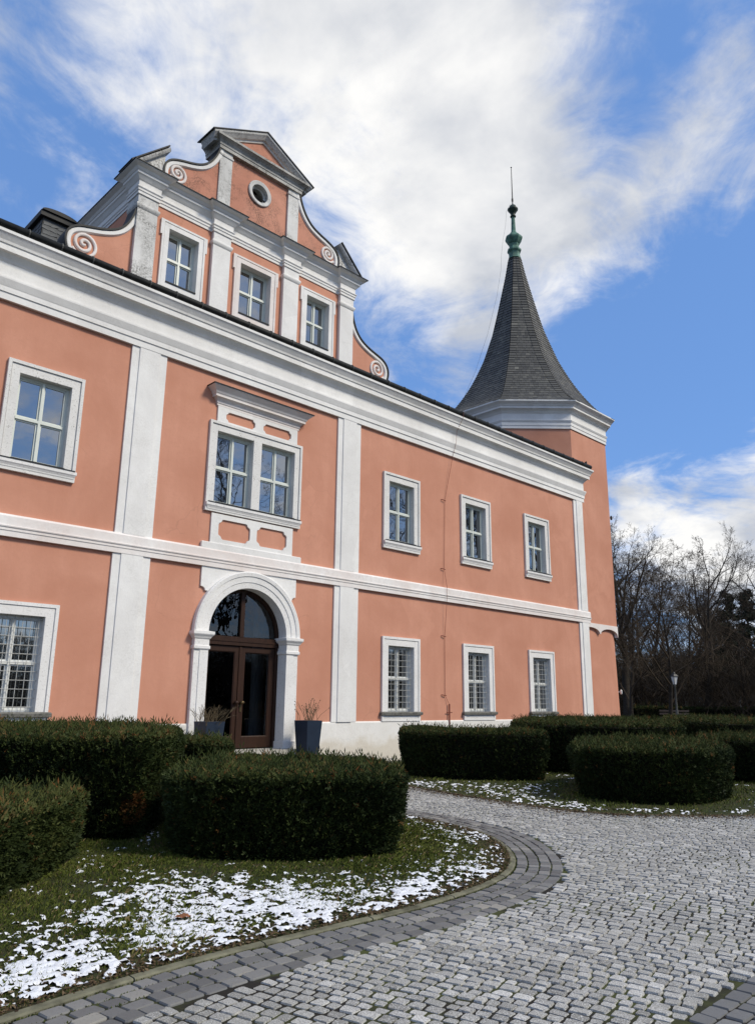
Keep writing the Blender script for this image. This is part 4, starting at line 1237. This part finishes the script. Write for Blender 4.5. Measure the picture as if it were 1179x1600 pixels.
def snow(name, label, poly, step, lawn):
    xs = [p[0] for p in poly]; ys = [p[1] for p in poly]
    x0, x1, y0, y1 = {1: (-10.8, -2.4, -11.6, -6.2), 2: (-.4, 12, -13.4, -3.5)}[lawn]
    gx = np.arange(x0, x1, step); gy_ = np.arange(y0, y1, step); X, Y = np.meshgrid(gx, gy_, indexing='ij')
    ins = inside(X, Y, poly); M_ = np.where(ins, snow_mask(X, Y, lawn), -1)
    edge = np.where(ins, dist_poly(X, Y, poly), 0); M_ = np.where(edge < .04, -1, M_)
    Z = .010 + np.clip(M_, -.1, .20) * .07 + .006 * (vnoise(X, Y, 26, 9, 1) - .5)
    Z = np.where(M_ < 0, .004, Z + .008)
    keep = M_ > -.02
    nx, ny = X.shape
    c = keep[:-1, :-1] & keep[1:, :-1] & keep[1:, 1:] & keep[:-1, 1:]
    ii, jj = np.nonzero(c); a = ii * ny + jj
    F = np.stack([a, a + ny, a + ny + 1, a + 1], 1)
    used = np.unique(F); remap = np.full(nx * ny, -1); remap[used] = np.arange(len(used))
    V = np.stack([X.ravel() + rng.normal(0, step * .15, nx * ny), Y.ravel() + rng.normal(0, step * .15, nx * ny), Z.ravel()], 1)[used]
    o = link(np_mesh(name, V, remap[F], m_snow, True), name); o['kind'] = 'stuff'; o['label'] = label; o['category'] = 'snow'


snow('snow_patches', 'thin broken patches of old snow on the rounded lawn nearest the camera', ISL1, .016, 1)
snow('snow_patches', 'thin streaks of old snow on the lawn beyond the cobbled road', ISL2, .032, 2)


def grass(name, label, poly, box, n, lawn, hmin, hmax, wid):
    g = np.random.default_rng(50 + lawn)
    x = g.random(n) * (box[1] - box[0]) + box[0]; y = g.random(n) * (box[3] - box[2]) + box[2]
    k = inside(x, y, poly); x, y = x[k], y[k]
    u, v, z = project(np.stack([x, y, 0 * x], 1)); k = (z > .5) & (u > -250) & (u < 1400); x, y = x[k], y[k]
    hd = hedge_dist(x, y); sm_ = snow_mask(x, y, lawn); kd = dist_poly(x, y, [tuple(p) for p in (K1 if lawn == 1 else K2)], False)
    pr_ = np.where(sm_ > .02, .60, 1.0) * np.where(hd < -.1, 0, 1) * np.where((vnoise(x, y, 2.2, 70, 3) < .30), .35, 1)
    k = g.random(len(x)) < pr_; x, y, hd, sm_, kd = x[k], y[k], hd[k], sm_[k], kd[k]; m = len(x)
    h = hmin + (hmax - hmin) * g.random(m) ** 1.5; h *= .6 + .8 * vnoise(x, y, 1.7, 4, 4); h = np.where(kd < .25, h * .55, h)
    a = g.random(m) * 2 * math.pi; lean = g.random(m) * 1.1; dx, dy = np.cos(a), np.sin(a); w = wid * (.6 + g.random(m))
    px, py = -dy * w, dx * w
    z0 = np.full(m, .005)
    v0 = np.stack([x - px, y - py, z0], 1); v1 = np.stack([x + px, y + py, z0], 1)
    v2 = np.stack([x + px * .7 + dx * h * lean * .35, y + py * .7 + dy * h * lean * .35, z0 + h * .6], 1); v3 = np.stack([x + dx * h * lean, y + dy * h * lean, z0 + h * (1 - .25 * lean)], 1)
    V = np.stack([v0, v1, v2, v3], 1).reshape(-1, 3); F = np.arange(4 * m).reshape(-1, 4)
    tone = np.clip(.42 + g.normal(0, .17, m) + (vnoise(x, y, .9, 12, 2) - .5) * .5, 0, .90)
    dead = g.random(m) < np.where(kd < .30, .55, .10); tone = np.where(dead, .92 + .08 * g.random(m), tone)
    o = link(np_mesh(name, V, F, m_grass, False, np.repeat(tone, 4)), name); o['kind'] = 'stuff'; o['label'] = label; o['category'] = 'grass'


grass('grass', 'short winter grass with dead leaves on the rounded lawn', ISL1, (-11, -2.4, -11.6, -5.5), 240000, 1, .018, .055, .0024)
grass('grass', 'short winter grass around the hedges beyond the road', ISL2, (-.4, 24, -13.4, -1), 120000, 2, .025, .07, .006)
# PART4
# ------------------------------------------------------------------ bare winter trees


class Tubes:
    """many tapered tubes collected as numpy arrays, n-sided"""

    def __init__(s): s.V = []; s.F = []; s.n = 0

    def add(s, pts, rad, k):
        m = len(pts); P = np.asarray(pts); D_ = np.gradient(P, axis=0); D_ /= np.linalg.norm(D_, axis=1)[:, None] + 1e-9
        ref = np.array([.31, .77, .55]); A = np.cross(D_, ref); A /= np.linalg.norm(A, axis=1)[:, None] + 1e-9; Bv = np.cross(D_, A)
        t = np.arange(k) * 2 * math.pi / k
        V = P[:, None] + np.asarray(rad)[:, None, None] * (np.cos(t)[None, :, None] * A[:, None] + np.sin(t)[None, :, None] * Bv[:, None])
        i = np.arange(m - 1)[:, None] * k; j = np.arange(k)[None]; jn = (j + 1) % k
        F = np.stack([i + j, i + jn, i + k + jn, i + k + j], 2).reshape(-1, 4) + s.n
        s.V.append(V.reshape(-1, 3)); s.F.append(F); s.n += m * k

    def mesh(s, name, mat): return np_mesh(name, np.concatenate(s.V), np.concatenate(s.F), mat, True)


def tree_meshes(seed, H, trunk_h, spread, levels, nb, up, r0, mat_t, mat_c, droop=0.0):
    g = np.random.default_rng(seed)
    trunk, crown = Tubes(), Tubes()

    def grow(p, d, L, r, lev):
        segs = (9, 6, 5, 4, 3, 2)[lev]; pts = [p]; q = p.copy(); dd = d.copy()
        for i in range(segs):
            dd = dd + g.normal(0, (.05, .11, .15, .18, .22, .24)[lev], 3) + np.array([0, 0, (up if lev > 0 else .06) * .14]) - np.array([0, 0, droop * .12 * (lev > 1)])
            dd /= np.linalg.norm(dd); q = q + dd * L / segs; pts.append(q.copy())
        pts = np.array(pts); rad = r * np.linspace(1, (.07 if lev == 0 else .25), segs + 1)
        if lev == 0: rad[0] *= 1.45
        (trunk if lev == 0 else crown).add(pts, np.maximum(rad, .006), (9, 6, 5, 4, 3, 3)[lev])
        if lev >= levels: return
        n = nb[lev]
        for k in range(n):
            t = (trunk_h / H if lev == 0 else .18) + (1 - (trunk_h / H if lev == 0 else .18)) * ((k + g.random()) / n) ** (1 if lev == 0 else .85)
            t = min(t, .99); f = t * segs; i = min(int(f), segs - 1); b = pts[i] * (1 - (f - i)) + pts[i + 1] * (f - i)
            ax = pts[i + 1] - pts[i]; ax /= np.linalg.norm(ax)
            rv = g.normal(0, 1, 3); rv -= ax * (rv @ ax); rv /= np.linalg.norm(rv)
            ang = R(g.uniform(28, 62)) if lev else R(g.uniform(30, 66) * (1.1 - .5 * t))
            nd = ax * math.cos(ang) + rv * math.sin(ang)
            if lev == 0: nl = L * spread * (1.15 - .75 * t) * g.uniform(.8, 1.15)
            else: nl = L * g.uniform(.38, .62) * (1.1 - .5 * t)
            rr = r * (1 - .70 * t) * g.uniform(.42, .62)
            grow(b, nd, nl, rr, lev + 1)
    grow(np.zeros(3), np.array([0, 0, 1.0]), H, r0, 0)
    return trunk.mesh('trunk', mat_t), crown.mesh('crown', mat_c)


KINDS = {
    'broad': tree_meshes(3, 17, 5.0, .62, 5, (11, 8, 6, 5, 4), .55, .42, m_bark, m_twig),
    'vase': tree_meshes(8, 18, 4.5, .70, 5, (9, 8, 6, 5, 4), .8, .45, m_bark, m_twig),
    'slim': tree_meshes(12, 15, 3.0, .42, 5, (13, 7, 5, 4, 4), .5, .26, m_bark, m_twig),
    'brushy': tree_meshes(15, 8.5, .8, .75, 5, (12, 8, 6, 5, 3), .15, .14, m_bark, m_twig_brown, .9),
}


def tree_at(az, dist, kind, scale, label, group, rot, name='bare_tree'):
    x, y = CAM[0] + dist * math.sin(R(az)), CAM[1] + dist * math.cos(R(az))
    o = empty(name, label, 'tree', (x, y, float(rise(x, y)) - .08), group)
    scale *= .66 if kind != 'brushy' else 1.0
    o.rotation_euler = (0, 0, R(rot)); o.scale = (scale, scale, scale)
    t, c = KINDS[kind]
    link(t, 'trunk', o); link(c, 'crown', o)
    return o


def az_px(u): 
    d = dir_px(u, 1103); return math.degrees(math.atan2(d[0], d[1]))


GT = 'bare winter trees beyond the hedges'
tree_at(az_px(1103), 62, 'vase', .93, 'tall spreading bare tree with a forked dark trunk behind the bench', GT, 30)
tree_at(az_px(982), 58, 'broad', 1.18, 'bare tree close beside the tower wall, its trunk just clear of it', GT, 100)
tree_at(az_px(1212), 66, 'broad', 1.12, 'bare tree at the very edge of the photo with a pale open crown', GT, 20)
tree_at(az_px(1000), 74, 'slim', 1.5, 'slender bare tree rising between the tower and the forked tree', GT, 20)
tree_at(az_px(1045), 52.5, 'brushy', 1.02, 'low twiggy brown bush-like tree with arching branches behind the lamp', GT, 70)
tree_at(az_px(985), 55, 'brushy', 1.0, 'low twiggy tree with tangled branches against the tower foot', GT, 160)
tree_at(az_px(1090), 70, 'brushy', 1.25, 'brown twiggy understory tree below the forked trunk', GT, 250)
tree_at(az_px(1165), 64, 'slim', .72, 'thin young bare tree beside the dark pine', GT, 310)
tree_at(az_px(1140), 78, 'vase', .80, 'bare tree standing behind the dark pine', GT, 140)
tree_at(az_px(955), 78, 'broad', 1.22, 'tall bare tree mostly hidden behind the tower', GT, 260)

# dark pines between them


def conifer(az, dist, H, seed, label):
    g = np.random.default_rng(seed)
    x, y = CAM[0] + dist * math.sin(R(az)), CAM[1] + dist * math.cos(R(az))
    o = empty('pine_tree', label, 'tree', (x, y, float(rise(x, y)) - .08), 'dark pines in the wood')
    T_ = Tubes(); T_.add([(0, 0, 0), (.05, 0, H * .5), (0, .06, H)], [.22, .14, .03], 7); link(T_.mesh('trunk', m_bark), 'trunk', o)
    V, tn = [], []
    for k in range(95):
        z = H * (.22 + .78 * g.random() ** .9); L = (1 - z / H) ** .75 * H * .20 + .5; a = g.random() * 6.283; L *= g.uniform(.6, 1.15)
        for q in range(75):
            s = g.random() ** .7 * L; w = .12 * L + .18
            c = np.array([math.cos(a) * s, math.sin(a) * s, z + .10 * s - .05 * s * s / L + g.normal(0, .10)]) + g.normal(0, w * .45, 3) * np.array([1, 1, .45])
            d = g.normal(0, 1, 3); d /= np.linalg.norm(d); e = np.cross(d, g.normal(0, 1, 3)); e /= np.linalg.norm(e); l_, w_ = g.uniform(.12, .30), g.uniform(.03, .06)
            V += [c - d * l_, c + e * w_, c + d * l_, c - e * w_]; tn += [g.random()] * 4
    V = np.array(V); link(np_mesh('crown', V, np.arange(len(V)).reshape(-1, 4), m_conifer, False, tn), 'crown', o)


conifer(az_px(1150), 74, 11.0, 1, 'dark shaggy pine standing between the bare trees, near the photo edge')
conifer(az_px(1182), 76, 11.5, 2, 'smaller dark pine half outside the photo edge')
conifer(az_px(1120), 84, 10.0, 3, 'dark pine seen through the branches of the forked bare tree')

# the wood behind: one mass of trunks and twigs
simple_tr = [tree_meshes(31 + k, 13, 3.0, .5, 4, (11, 7, 5, 4), .45, .24, m_bark, m_twig) for k in range(3)]
wb = bmesh.new()
WV, WF, WBn = [], [], 0
g = np.random.default_rng(77)
for k in range(64):
    az = 50 + 42 * g.random(); dist = 82 + 60 * g.random(); x, y = CAM[0] + dist * math.sin(R(az)), CAM[1] + dist * math.cos(R(az)); sc = g.uniform(.75, 1.15) * (1.1 if k % 3 else .7); a = g.random() * 6.283
    for me in simple_tr[k % 3]:
        nv = len(me.vertices); V = np.empty(nv * 3, np.float32); me.vertices.foreach_get('co', V); V = V.reshape(-1, 3)
        nf = len(me.polygons); F = np.empty(nf * 4, np.int32); me.loops.foreach_get('vertex_index', F)
        c, s_ = math.cos(a), math.sin(a)
        P = np.stack([(V[:, 0] * c - V[:, 1] * s_) * sc + x, (V[:, 0] * s_ + V[:, 1] * c) * sc + y, V[:, 2] * sc + float(rise(x, y))], 1)
        WV.append(P); WF.append(F.reshape(-1, 4) + WBn); WBn += nv
wb.free()
o = link(np_mesh('woodland', np.concatenate(WV), np.concatenate(WF), m_twig, False), 'woodland'); o['kind'] = 'stuff'; o['label'] = 'dark leafless wood closing the park behind the nearer trees'; o['category'] = 'wood'
# undergrowth under the wood, and the wood across the forecourt that the panes mirror


def brush(name, label, X, Y, htop, seed, lmin, lmax):
    g = np.random.default_rng(seed); n = len(X)
    hh = htop * (.35 + .65 * vnoise(X, Y, .13, 4, 4)) * g.random(n) ** .75
    c = np.stack([X, Y, rise(X, Y) * (X > 20) + hh], 1); d = g.normal(0, 1, (n, 3)); d[:, 2] = np.abs(d[:, 2]) + .4; d /= np.linalg.norm(d, axis=1)[:, None]
    e = np.cross(d, g.normal(0, 1, (n, 3))); e /= np.linalg.norm(e, axis=1)[:, None]; l_ = g.uniform(lmin, lmax, (n, 1)); w_ = g.uniform(.010, .034, (n, 1))
    V = np.stack([c - d * l_, c + e * w_, c + d * l_, c - e * w_], 1).reshape(-1, 3)
    o = link(np_mesh(name, V, np.arange(len(V)).reshape(-1, 4), m_twig_brown, False), name); o['kind'] = 'stuff'; o['label'] = label; o['category'] = 'undergrowth'


nb_ = 110000
az = R(1) * (52 + 36 * g.random(nb_)); dd_ = 60 + 60 * g.random(nb_) ** 1.4
brush('undergrowth', 'brown leafless brush on the floor of the wood beyond the bench', CAM[0] + dd_ * np.sin(az), CAM[1] + dd_ * np.cos(az), 8.0, 5, .3, 1.0)
nb_ = 70000
brush('undergrowth', 'leafless brush across the forecourt, mirrored in the barred windows', *(lambda t, w: (16 + 46 * t + .5 * w, -46 + 26 * t - .85 * w))(g.random(nb_), 7 * g.random(nb_)), 8.5, 6, .4, 1.1)

nb_ = 45000
brush('undergrowth', 'leafless brush straight across the forecourt, mirrored in the barred window beside the door', -24 + 46 * g.random(nb_), -52 - 9 * g.random(nb_), 7.5, 7, .4, 1.1)

# dark clipped hedge across the park
p = []
for (u, d0) in ((984, 57), (1010, 58), (1090, 60), (1190, 62), (1260, 63)):
    a = R(az_px(u)); p.append((CAM[0] + d0 * math.sin(a), CAM[1] + d0 * math.cos(a)))
q = []
for (u, d0) in ((1260, 65), (1190, 64), (1090, 62), (1010, 60), (984, 59)):
    a = R(az_px(u)); q.append((CAM[0] + d0 * math.sin(a), CAM[1] + d0 * math.cos(a)))
fh = hedge('park_hedge', 'long low dark hedge running behind the park bench', p + q, .95, 90, 40, group=None, size=2.6, vary=-.15)
for o in list(COL.objects):
    if o.name.startswith('park_hedge'): o.location.z = .46

# three bare trees on the far side of the forecourt, seen in the window panes
for i, (x, y, kd, sc, lb) in enumerate(((26, -38, 'vase', 1.2, 'bare tree across the forecourt, mirrored in the double window'), (35, -30, 'broad', 1.25, 'bare tree across the forecourt, mirrored in the first upper window past the pilaster'), (42, -26, 'vase', 1.25, 'bare tree across the forecourt, mirrored in the middle upper window'), (49, -22, 'broad', 1.25, 'bare tree across the forecourt, mirrored in the upper window next to the tower'), (40, -40, 'slim', 1.3, 'slender bare tree across the forecourt behind the spreading ones'))):
    o = empty('bare_tree', lb, 'tree', (x, y, 0), 'bare trees mirrored in the windows'); o.scale = (sc,) * 3; o.rotation_euler = (0, 0, i * 1.3)
    link(KINDS[kd][0], 'trunk', o); link(KINDS[kd][1], 'crown', o)

# ------------------------------------------------------------------ street lamp, bench, post
a = R(az_px(1056.5)); d0 = 50.0; lx, ly = CAM[0] + d0 * math.sin(a), CAM[1] + d0 * math.cos(a); lz = float(rise(lx, ly)) - .07
L_ = empty('street_lamp', 'old fashioned lantern street lamp in front of the park bench', 'street lamp', (lx, ly, lz))
mb = MB(); mb.lathe([(.12, 0), (.12, .25), (.09, .3), (.075, .9), (.055, 1.0), (.05, 2.28), (.065, 2.30), (.065, 2.34), (.04, 2.36), (.03, 2.42)], (0, 0, 0), 10); mb.obj('pole', m_lamp_pole, L_, True)
lb = MB(); hz = 2.42
lb.lathe([(.10, 0), (.20, .46)], (0, 0, hz), 4, R(20), False); lan = lb.obj('lantern_glass', m_lamp_glass, L_)
lb = MB(); lb.lathe([(.115, -.02), (.115, .01)], (0, 0, hz), 4, R(20)); lb.lathe([(.25, .46), (.245, .49), (.14, .60), (.10, .61), (.09, .66), (.05, .70), (.02, .73), (.025, .77), (.0, .80)], (0, 0, hz), 4, R(20))
lb.obj('lantern_roof', m_iron, L_)
for k in range(4):
    t = R(20 + 90 * k); mb = MB(); mb.tube([(.103 * math.cos(t), .103 * math.sin(t), hz), (.205 * math.cos(t), .205 * math.sin(t), hz + .46)], .014, 5); mb.obj('lantern_bar', m_iron, lan)
a = R(az_px(1052)); d0 = 53.0; bx, by = CAM[0] + d0 * math.sin(a), CAM[1] + d0 * math.cos(a); bz = float(rise(bx, by)) - .07
Bn = empty('park_bench', 'plain wooden park bench behind the street lamp', 'bench', (bx, by, bz)); Bn.rotation_euler = (0, 0, -a)
for z in (.62, .80): mb = MB(); mb.box(-.88, .88, .20, .24, z, z + .11); mb.obj('back_slat', m_bench, Bn)
for y in (-.22, -.06, .09): mb = MB(); mb.box(-.88, .88, y, y + .12, .43, .47); mb.obj('seat_slat', m_bench, Bn)
for x in (-.65, .65): mb = MB(); mb.box(x - .04, x + .04, -.22, .22, .0, .43); mb.box(x - .03, x + .03, .24, .29, .3, .9); mb.obj('bench_leg', m_iron, Bn)
a = R(az_px(1066.5)); d0 = 70.0; px_, py_ = CAM[0] + d0 * math.sin(a), CAM[1] + d0 * math.cos(a)
mb = MB(); mb.tube([(0, 0, 0), (0, 0, 3.05), (.0, 0, 3.1)], [.05, .04, .04], 6); mb.box(-.30, .06, -.06, .06, 3.0, 3.09)
o = mb.obj('lamp_post', m_lamp_pole); o.location = (px_, py_, float(rise(px_, py_)) - .07); tag(o, 'thin plain grey lamp post farther back, just beside the lantern lamp', 'lamp post')
o.rotation_euler = (0, 0, -a)

# ------------------------------------------------------------------ planters with dry stems


def planter(x, y, label):
    o = empty('planter', label, 'planter', (x, y, 0), 'planters flanking the door')
    o.rotation_euler = (0, 0, R(2))
    mb = MB(); rot = R(45)
    mb.lathe([(.235, 0), (.240, .02), (.345, 1.12), (.35, 1.145), (.335, 1.15), (.31, 1.14), (.305, 1.09)], (0, 0, 0), 4, rot); mb.obj('pot', m_planter, o)
    mb = MB(); mb.add([(.308 * math.cos(rot + t), .308 * math.sin(rot + t), 1.095) for t in (0, 1.5708, 3.1416, 4.7124)], [(0, 1, 2, 3)]); mb.obj('soil', m_soil, o)


PX, PY = 1.43, -.77
planter(PX, PY, 'tall tapered dark blue planter holding sparse dry stems with seed heads')
planter(-PX, PY, 'dark blue planter half hidden by the hedge, holding dense dry stems')
for s, n, lab in ((1, 26, 'sparse dry stems with little round seed heads'), (-1, 46, 'dense bundle of dry upright stems in the half hidden planter')):
    o = empty('dry_plant', lab, 'dry plant', (s * PX, PY, 1.09))
    T_ = Tubes(); g = np.random.default_rng(5 + s); heads = MB()
    for k in range(n):
        b = g.normal(0, .10 if s > 0 else .14, 2); tip = b * 1.6 + g.normal(0, .16 if s > 0 else .12, 2); h_ = g.uniform(.30, .62) if s > 0 else g.uniform(.20, .44)
        mid = (b + tip) / 2 + g.normal(0, .03, 2)
        T_.add([(b[0], b[1], -.02), (mid[0], mid[1], h_ * .55), (tip[0], tip[1], h_)], [.006, .005, .003], 4)
        if s < 0 or k % 2 == 0:
            for q in range(2):
                e = tip + g.normal(0, .07, 2); T_.add([(mid[0], mid[1], h_ * .55), ((mid[0] + e[0]) / 2, (mid[1] + e[1]) / 2, h_ * .8), (e[0], e[1], h_ * g.uniform(.85, 1.02))], [.004, .003, .002], 3)
        if s > 0: heads.lathe([(.002, -.012), (.014, -.004), (.014, .006), (.002, .014)], (tip[0], tip[1], h_), 6)
    link(T_.mesh('stem', m_dry), 'stem', o)
    if s > 0: heads.obj('seed_head', m_dry, o)

# ------------------------------------------------------------------ lightning conductor on the facade
LCX = empty('lightning_conductor', 'thin rusty lightning conductor wire running down the facade between the windows', 'lightning conductor', (7.55, 0, 0))
w = [(8.13, -.50, 11.40), (8.13, -.47, 11.15), (8.10, -.20, 10.7), (8.06, -.20, 10.3), (8.02, -.14, 10.0), (7.99, -.09, 9.8), (7.62, -.03, 8.16), (7.56, -.03, 5.83), (7.56, -.14, 5.25), (7.56, -.14, 4.9), (7.545, -.03, 3.66), (7.54, -.03, 1.83), (7.70, -.06, 1.56)]
mb = MB(); mb.tube([(x - 7.55, y, z) for x, y, z in w], .0065, 5); mb.obj('wire', m_rust, LCX)
mb = MB(); mb.tube([(.155, -.06, 1.58), (.155, -.06, .0)], .024, 6); mb.obj('ground_rod', m_rust, LCX)
for (x, z) in ((7.61, 8.16), (7.56, 5.83), (7.545, 3.66), (7.54, 1.83)):
    mb = MB(); mb.tube([(x - 7.55 - .15, 0, z + .02), (x - 7.55 - .13, -.05, z + .02), (x - 7.55 + .02, -.062, z)], .013, 5); mb.obj('wire_bracket', m_rust, LCX)
mb = MB(); mb.tube([(.03, -.05, 1.32), (.28, -.065, 1.32)], .013, 5); mb.obj('wire_bracket', m_rust, LCX)

# a fallen leaf on the snow and a few stones at the foot of the wall
x, y = -7.80, -10.55
mb = MB(); n = 12
mb.add([(0, 0, .02)] + [(.055 * (1 + .25 * (i % 2)) * math.cos(i * 2 * math.pi / n), .04 * (1 + .3 * (i % 2)) * math.sin(i * 2 * math.pi / n), .012 + .02 * ((i * 7) % 5) / 5) for i in range(n)], [(0, i + 1, (i + 1) % n + 1) for i in range(n)])
o = mb.obj('fallen_leaf', m_leaf); o.location = (x, y, .035); tag(o, 'single brown fallen leaf lying on the nearest snow', 'leaf')
for k, (sx, sy, sr, slab) in enumerate(((4.15, -.35, .08, 'smallest rough stone lying at the foot of the white plinth'), (4.45, -.5, .12, 'largest rough stone lying at the foot of the white plinth'), (4.85, -.4, .10, 'rough stone at the plinth foot, nearest to the hedge under the barred windows'))):
    V, F = stone_variant(9, .25, .15, 300 + k); me = bpy.data.meshes.new('stone'); me.from_pydata([(a_ * sr * 2, b_ * sr * 1.6, c_ * sr * 2.2 + (.0)) for a_, b_, c_ in V], [], [tuple(map(int, f)) for f in F]); me.materials.append(m_step)
    o = link(me, 'loose_stone'); o.location = (sx, sy, .05); tag(o, slab, 'stone', 'loose stones at the wall foot')

# ------------------------------------------------------------------ leaf litter along the kerb, moss in the joints
g = np.random.default_rng(91)


def litter(name, label, cat, P, off, mat, n, h0, l0, l1, w0, w1, flat):
    k = g.integers(0, len(P) - 1, n); f = g.random((n, 1)); base = P[k] * (1 - f) + P[k + 1] * f
    T_ = P[k + 1] - P[k]; T_ /= np.linalg.norm(T_, axis=1)[:, None]; N_ = np.stack([T_[:, 1], -T_[:, 0]], 1)
    q = base + N_ * off(n)[:, None]; c = np.column_stack([q, h0 + g.random(n) * .012])
    d = g.normal(0, 1, (n, 3)); d[:, 2] = d[:, 2] * flat if flat < 1 else np.abs(d[:, 2]) + 1.2; d /= np.linalg.norm(d, axis=1)[:, None]
    e = np.cross(d, g.normal(0, 1, (n, 3)) * np.array([.3, .3, 1])); e /= np.linalg.norm(e, axis=1)[:, None] + 1e-9
    l_ = g.uniform(l0, l1, (n, 1)); w_ = g.uniform(w0, w1, (n, 1))
    V = np.stack([c - d * l_, c + e * w_, c + d * l_, c - e * w_], 1).reshape(-1, 3)
    tone = np.repeat(np.clip(g.normal(.5, .25, n), 0, 1), 4)
    o = link(np_mesh(name, V, np.arange(4 * n).reshape(-1, 4), mat, False, tone), name); o['kind'] = 'stuff'; o['label'] = label; o['category'] = cat


m_litter = tone_mat('leaf_litter', [(0, (.035, .022, .013)), (.5, (.085, .055, .03)), (.9, (.15, .11, .065)), (1, (.22, .18, .12))], .9, .15)
m_moss = tone_mat('joint_moss', [(0, (.030, .042, .010)), (.6, (.060, .075, .018)), (1, (.10, .11, .035))], .9, .1)
near = K1[(K1[:, 0] > -11)]
litter('leaf_litter', 'brown leaf crumbs and soil along the kerb of the rounded lawn', 'leaf litter', near, lambda n: -np.abs(g.normal(0, .13, n)) + .015, m_litter, 7000, .016, .006, .022, .004, .011, .25)
litter('leaf_litter', 'brown leaf crumbs along the far lawn edge beyond the road', 'leaf litter', K2r[(K2r[:, 0] < 14)], lambda n: -np.abs(g.normal(0, .22, n)) + .02, m_litter, 9000, .016, .008, .026, .006, .013, .25)
litter('moss', 'green moss in the joints of the dark curved paving band', 'moss', near, lambda n: np.where(g.random(n) < .45, .070 + g.normal(0, .006, n), B1 + D1 * g.integers(0, 3, n) + g.normal(0, .004, n)), m_moss, 9000, -.012, .004, .010, .003, .006, 1)
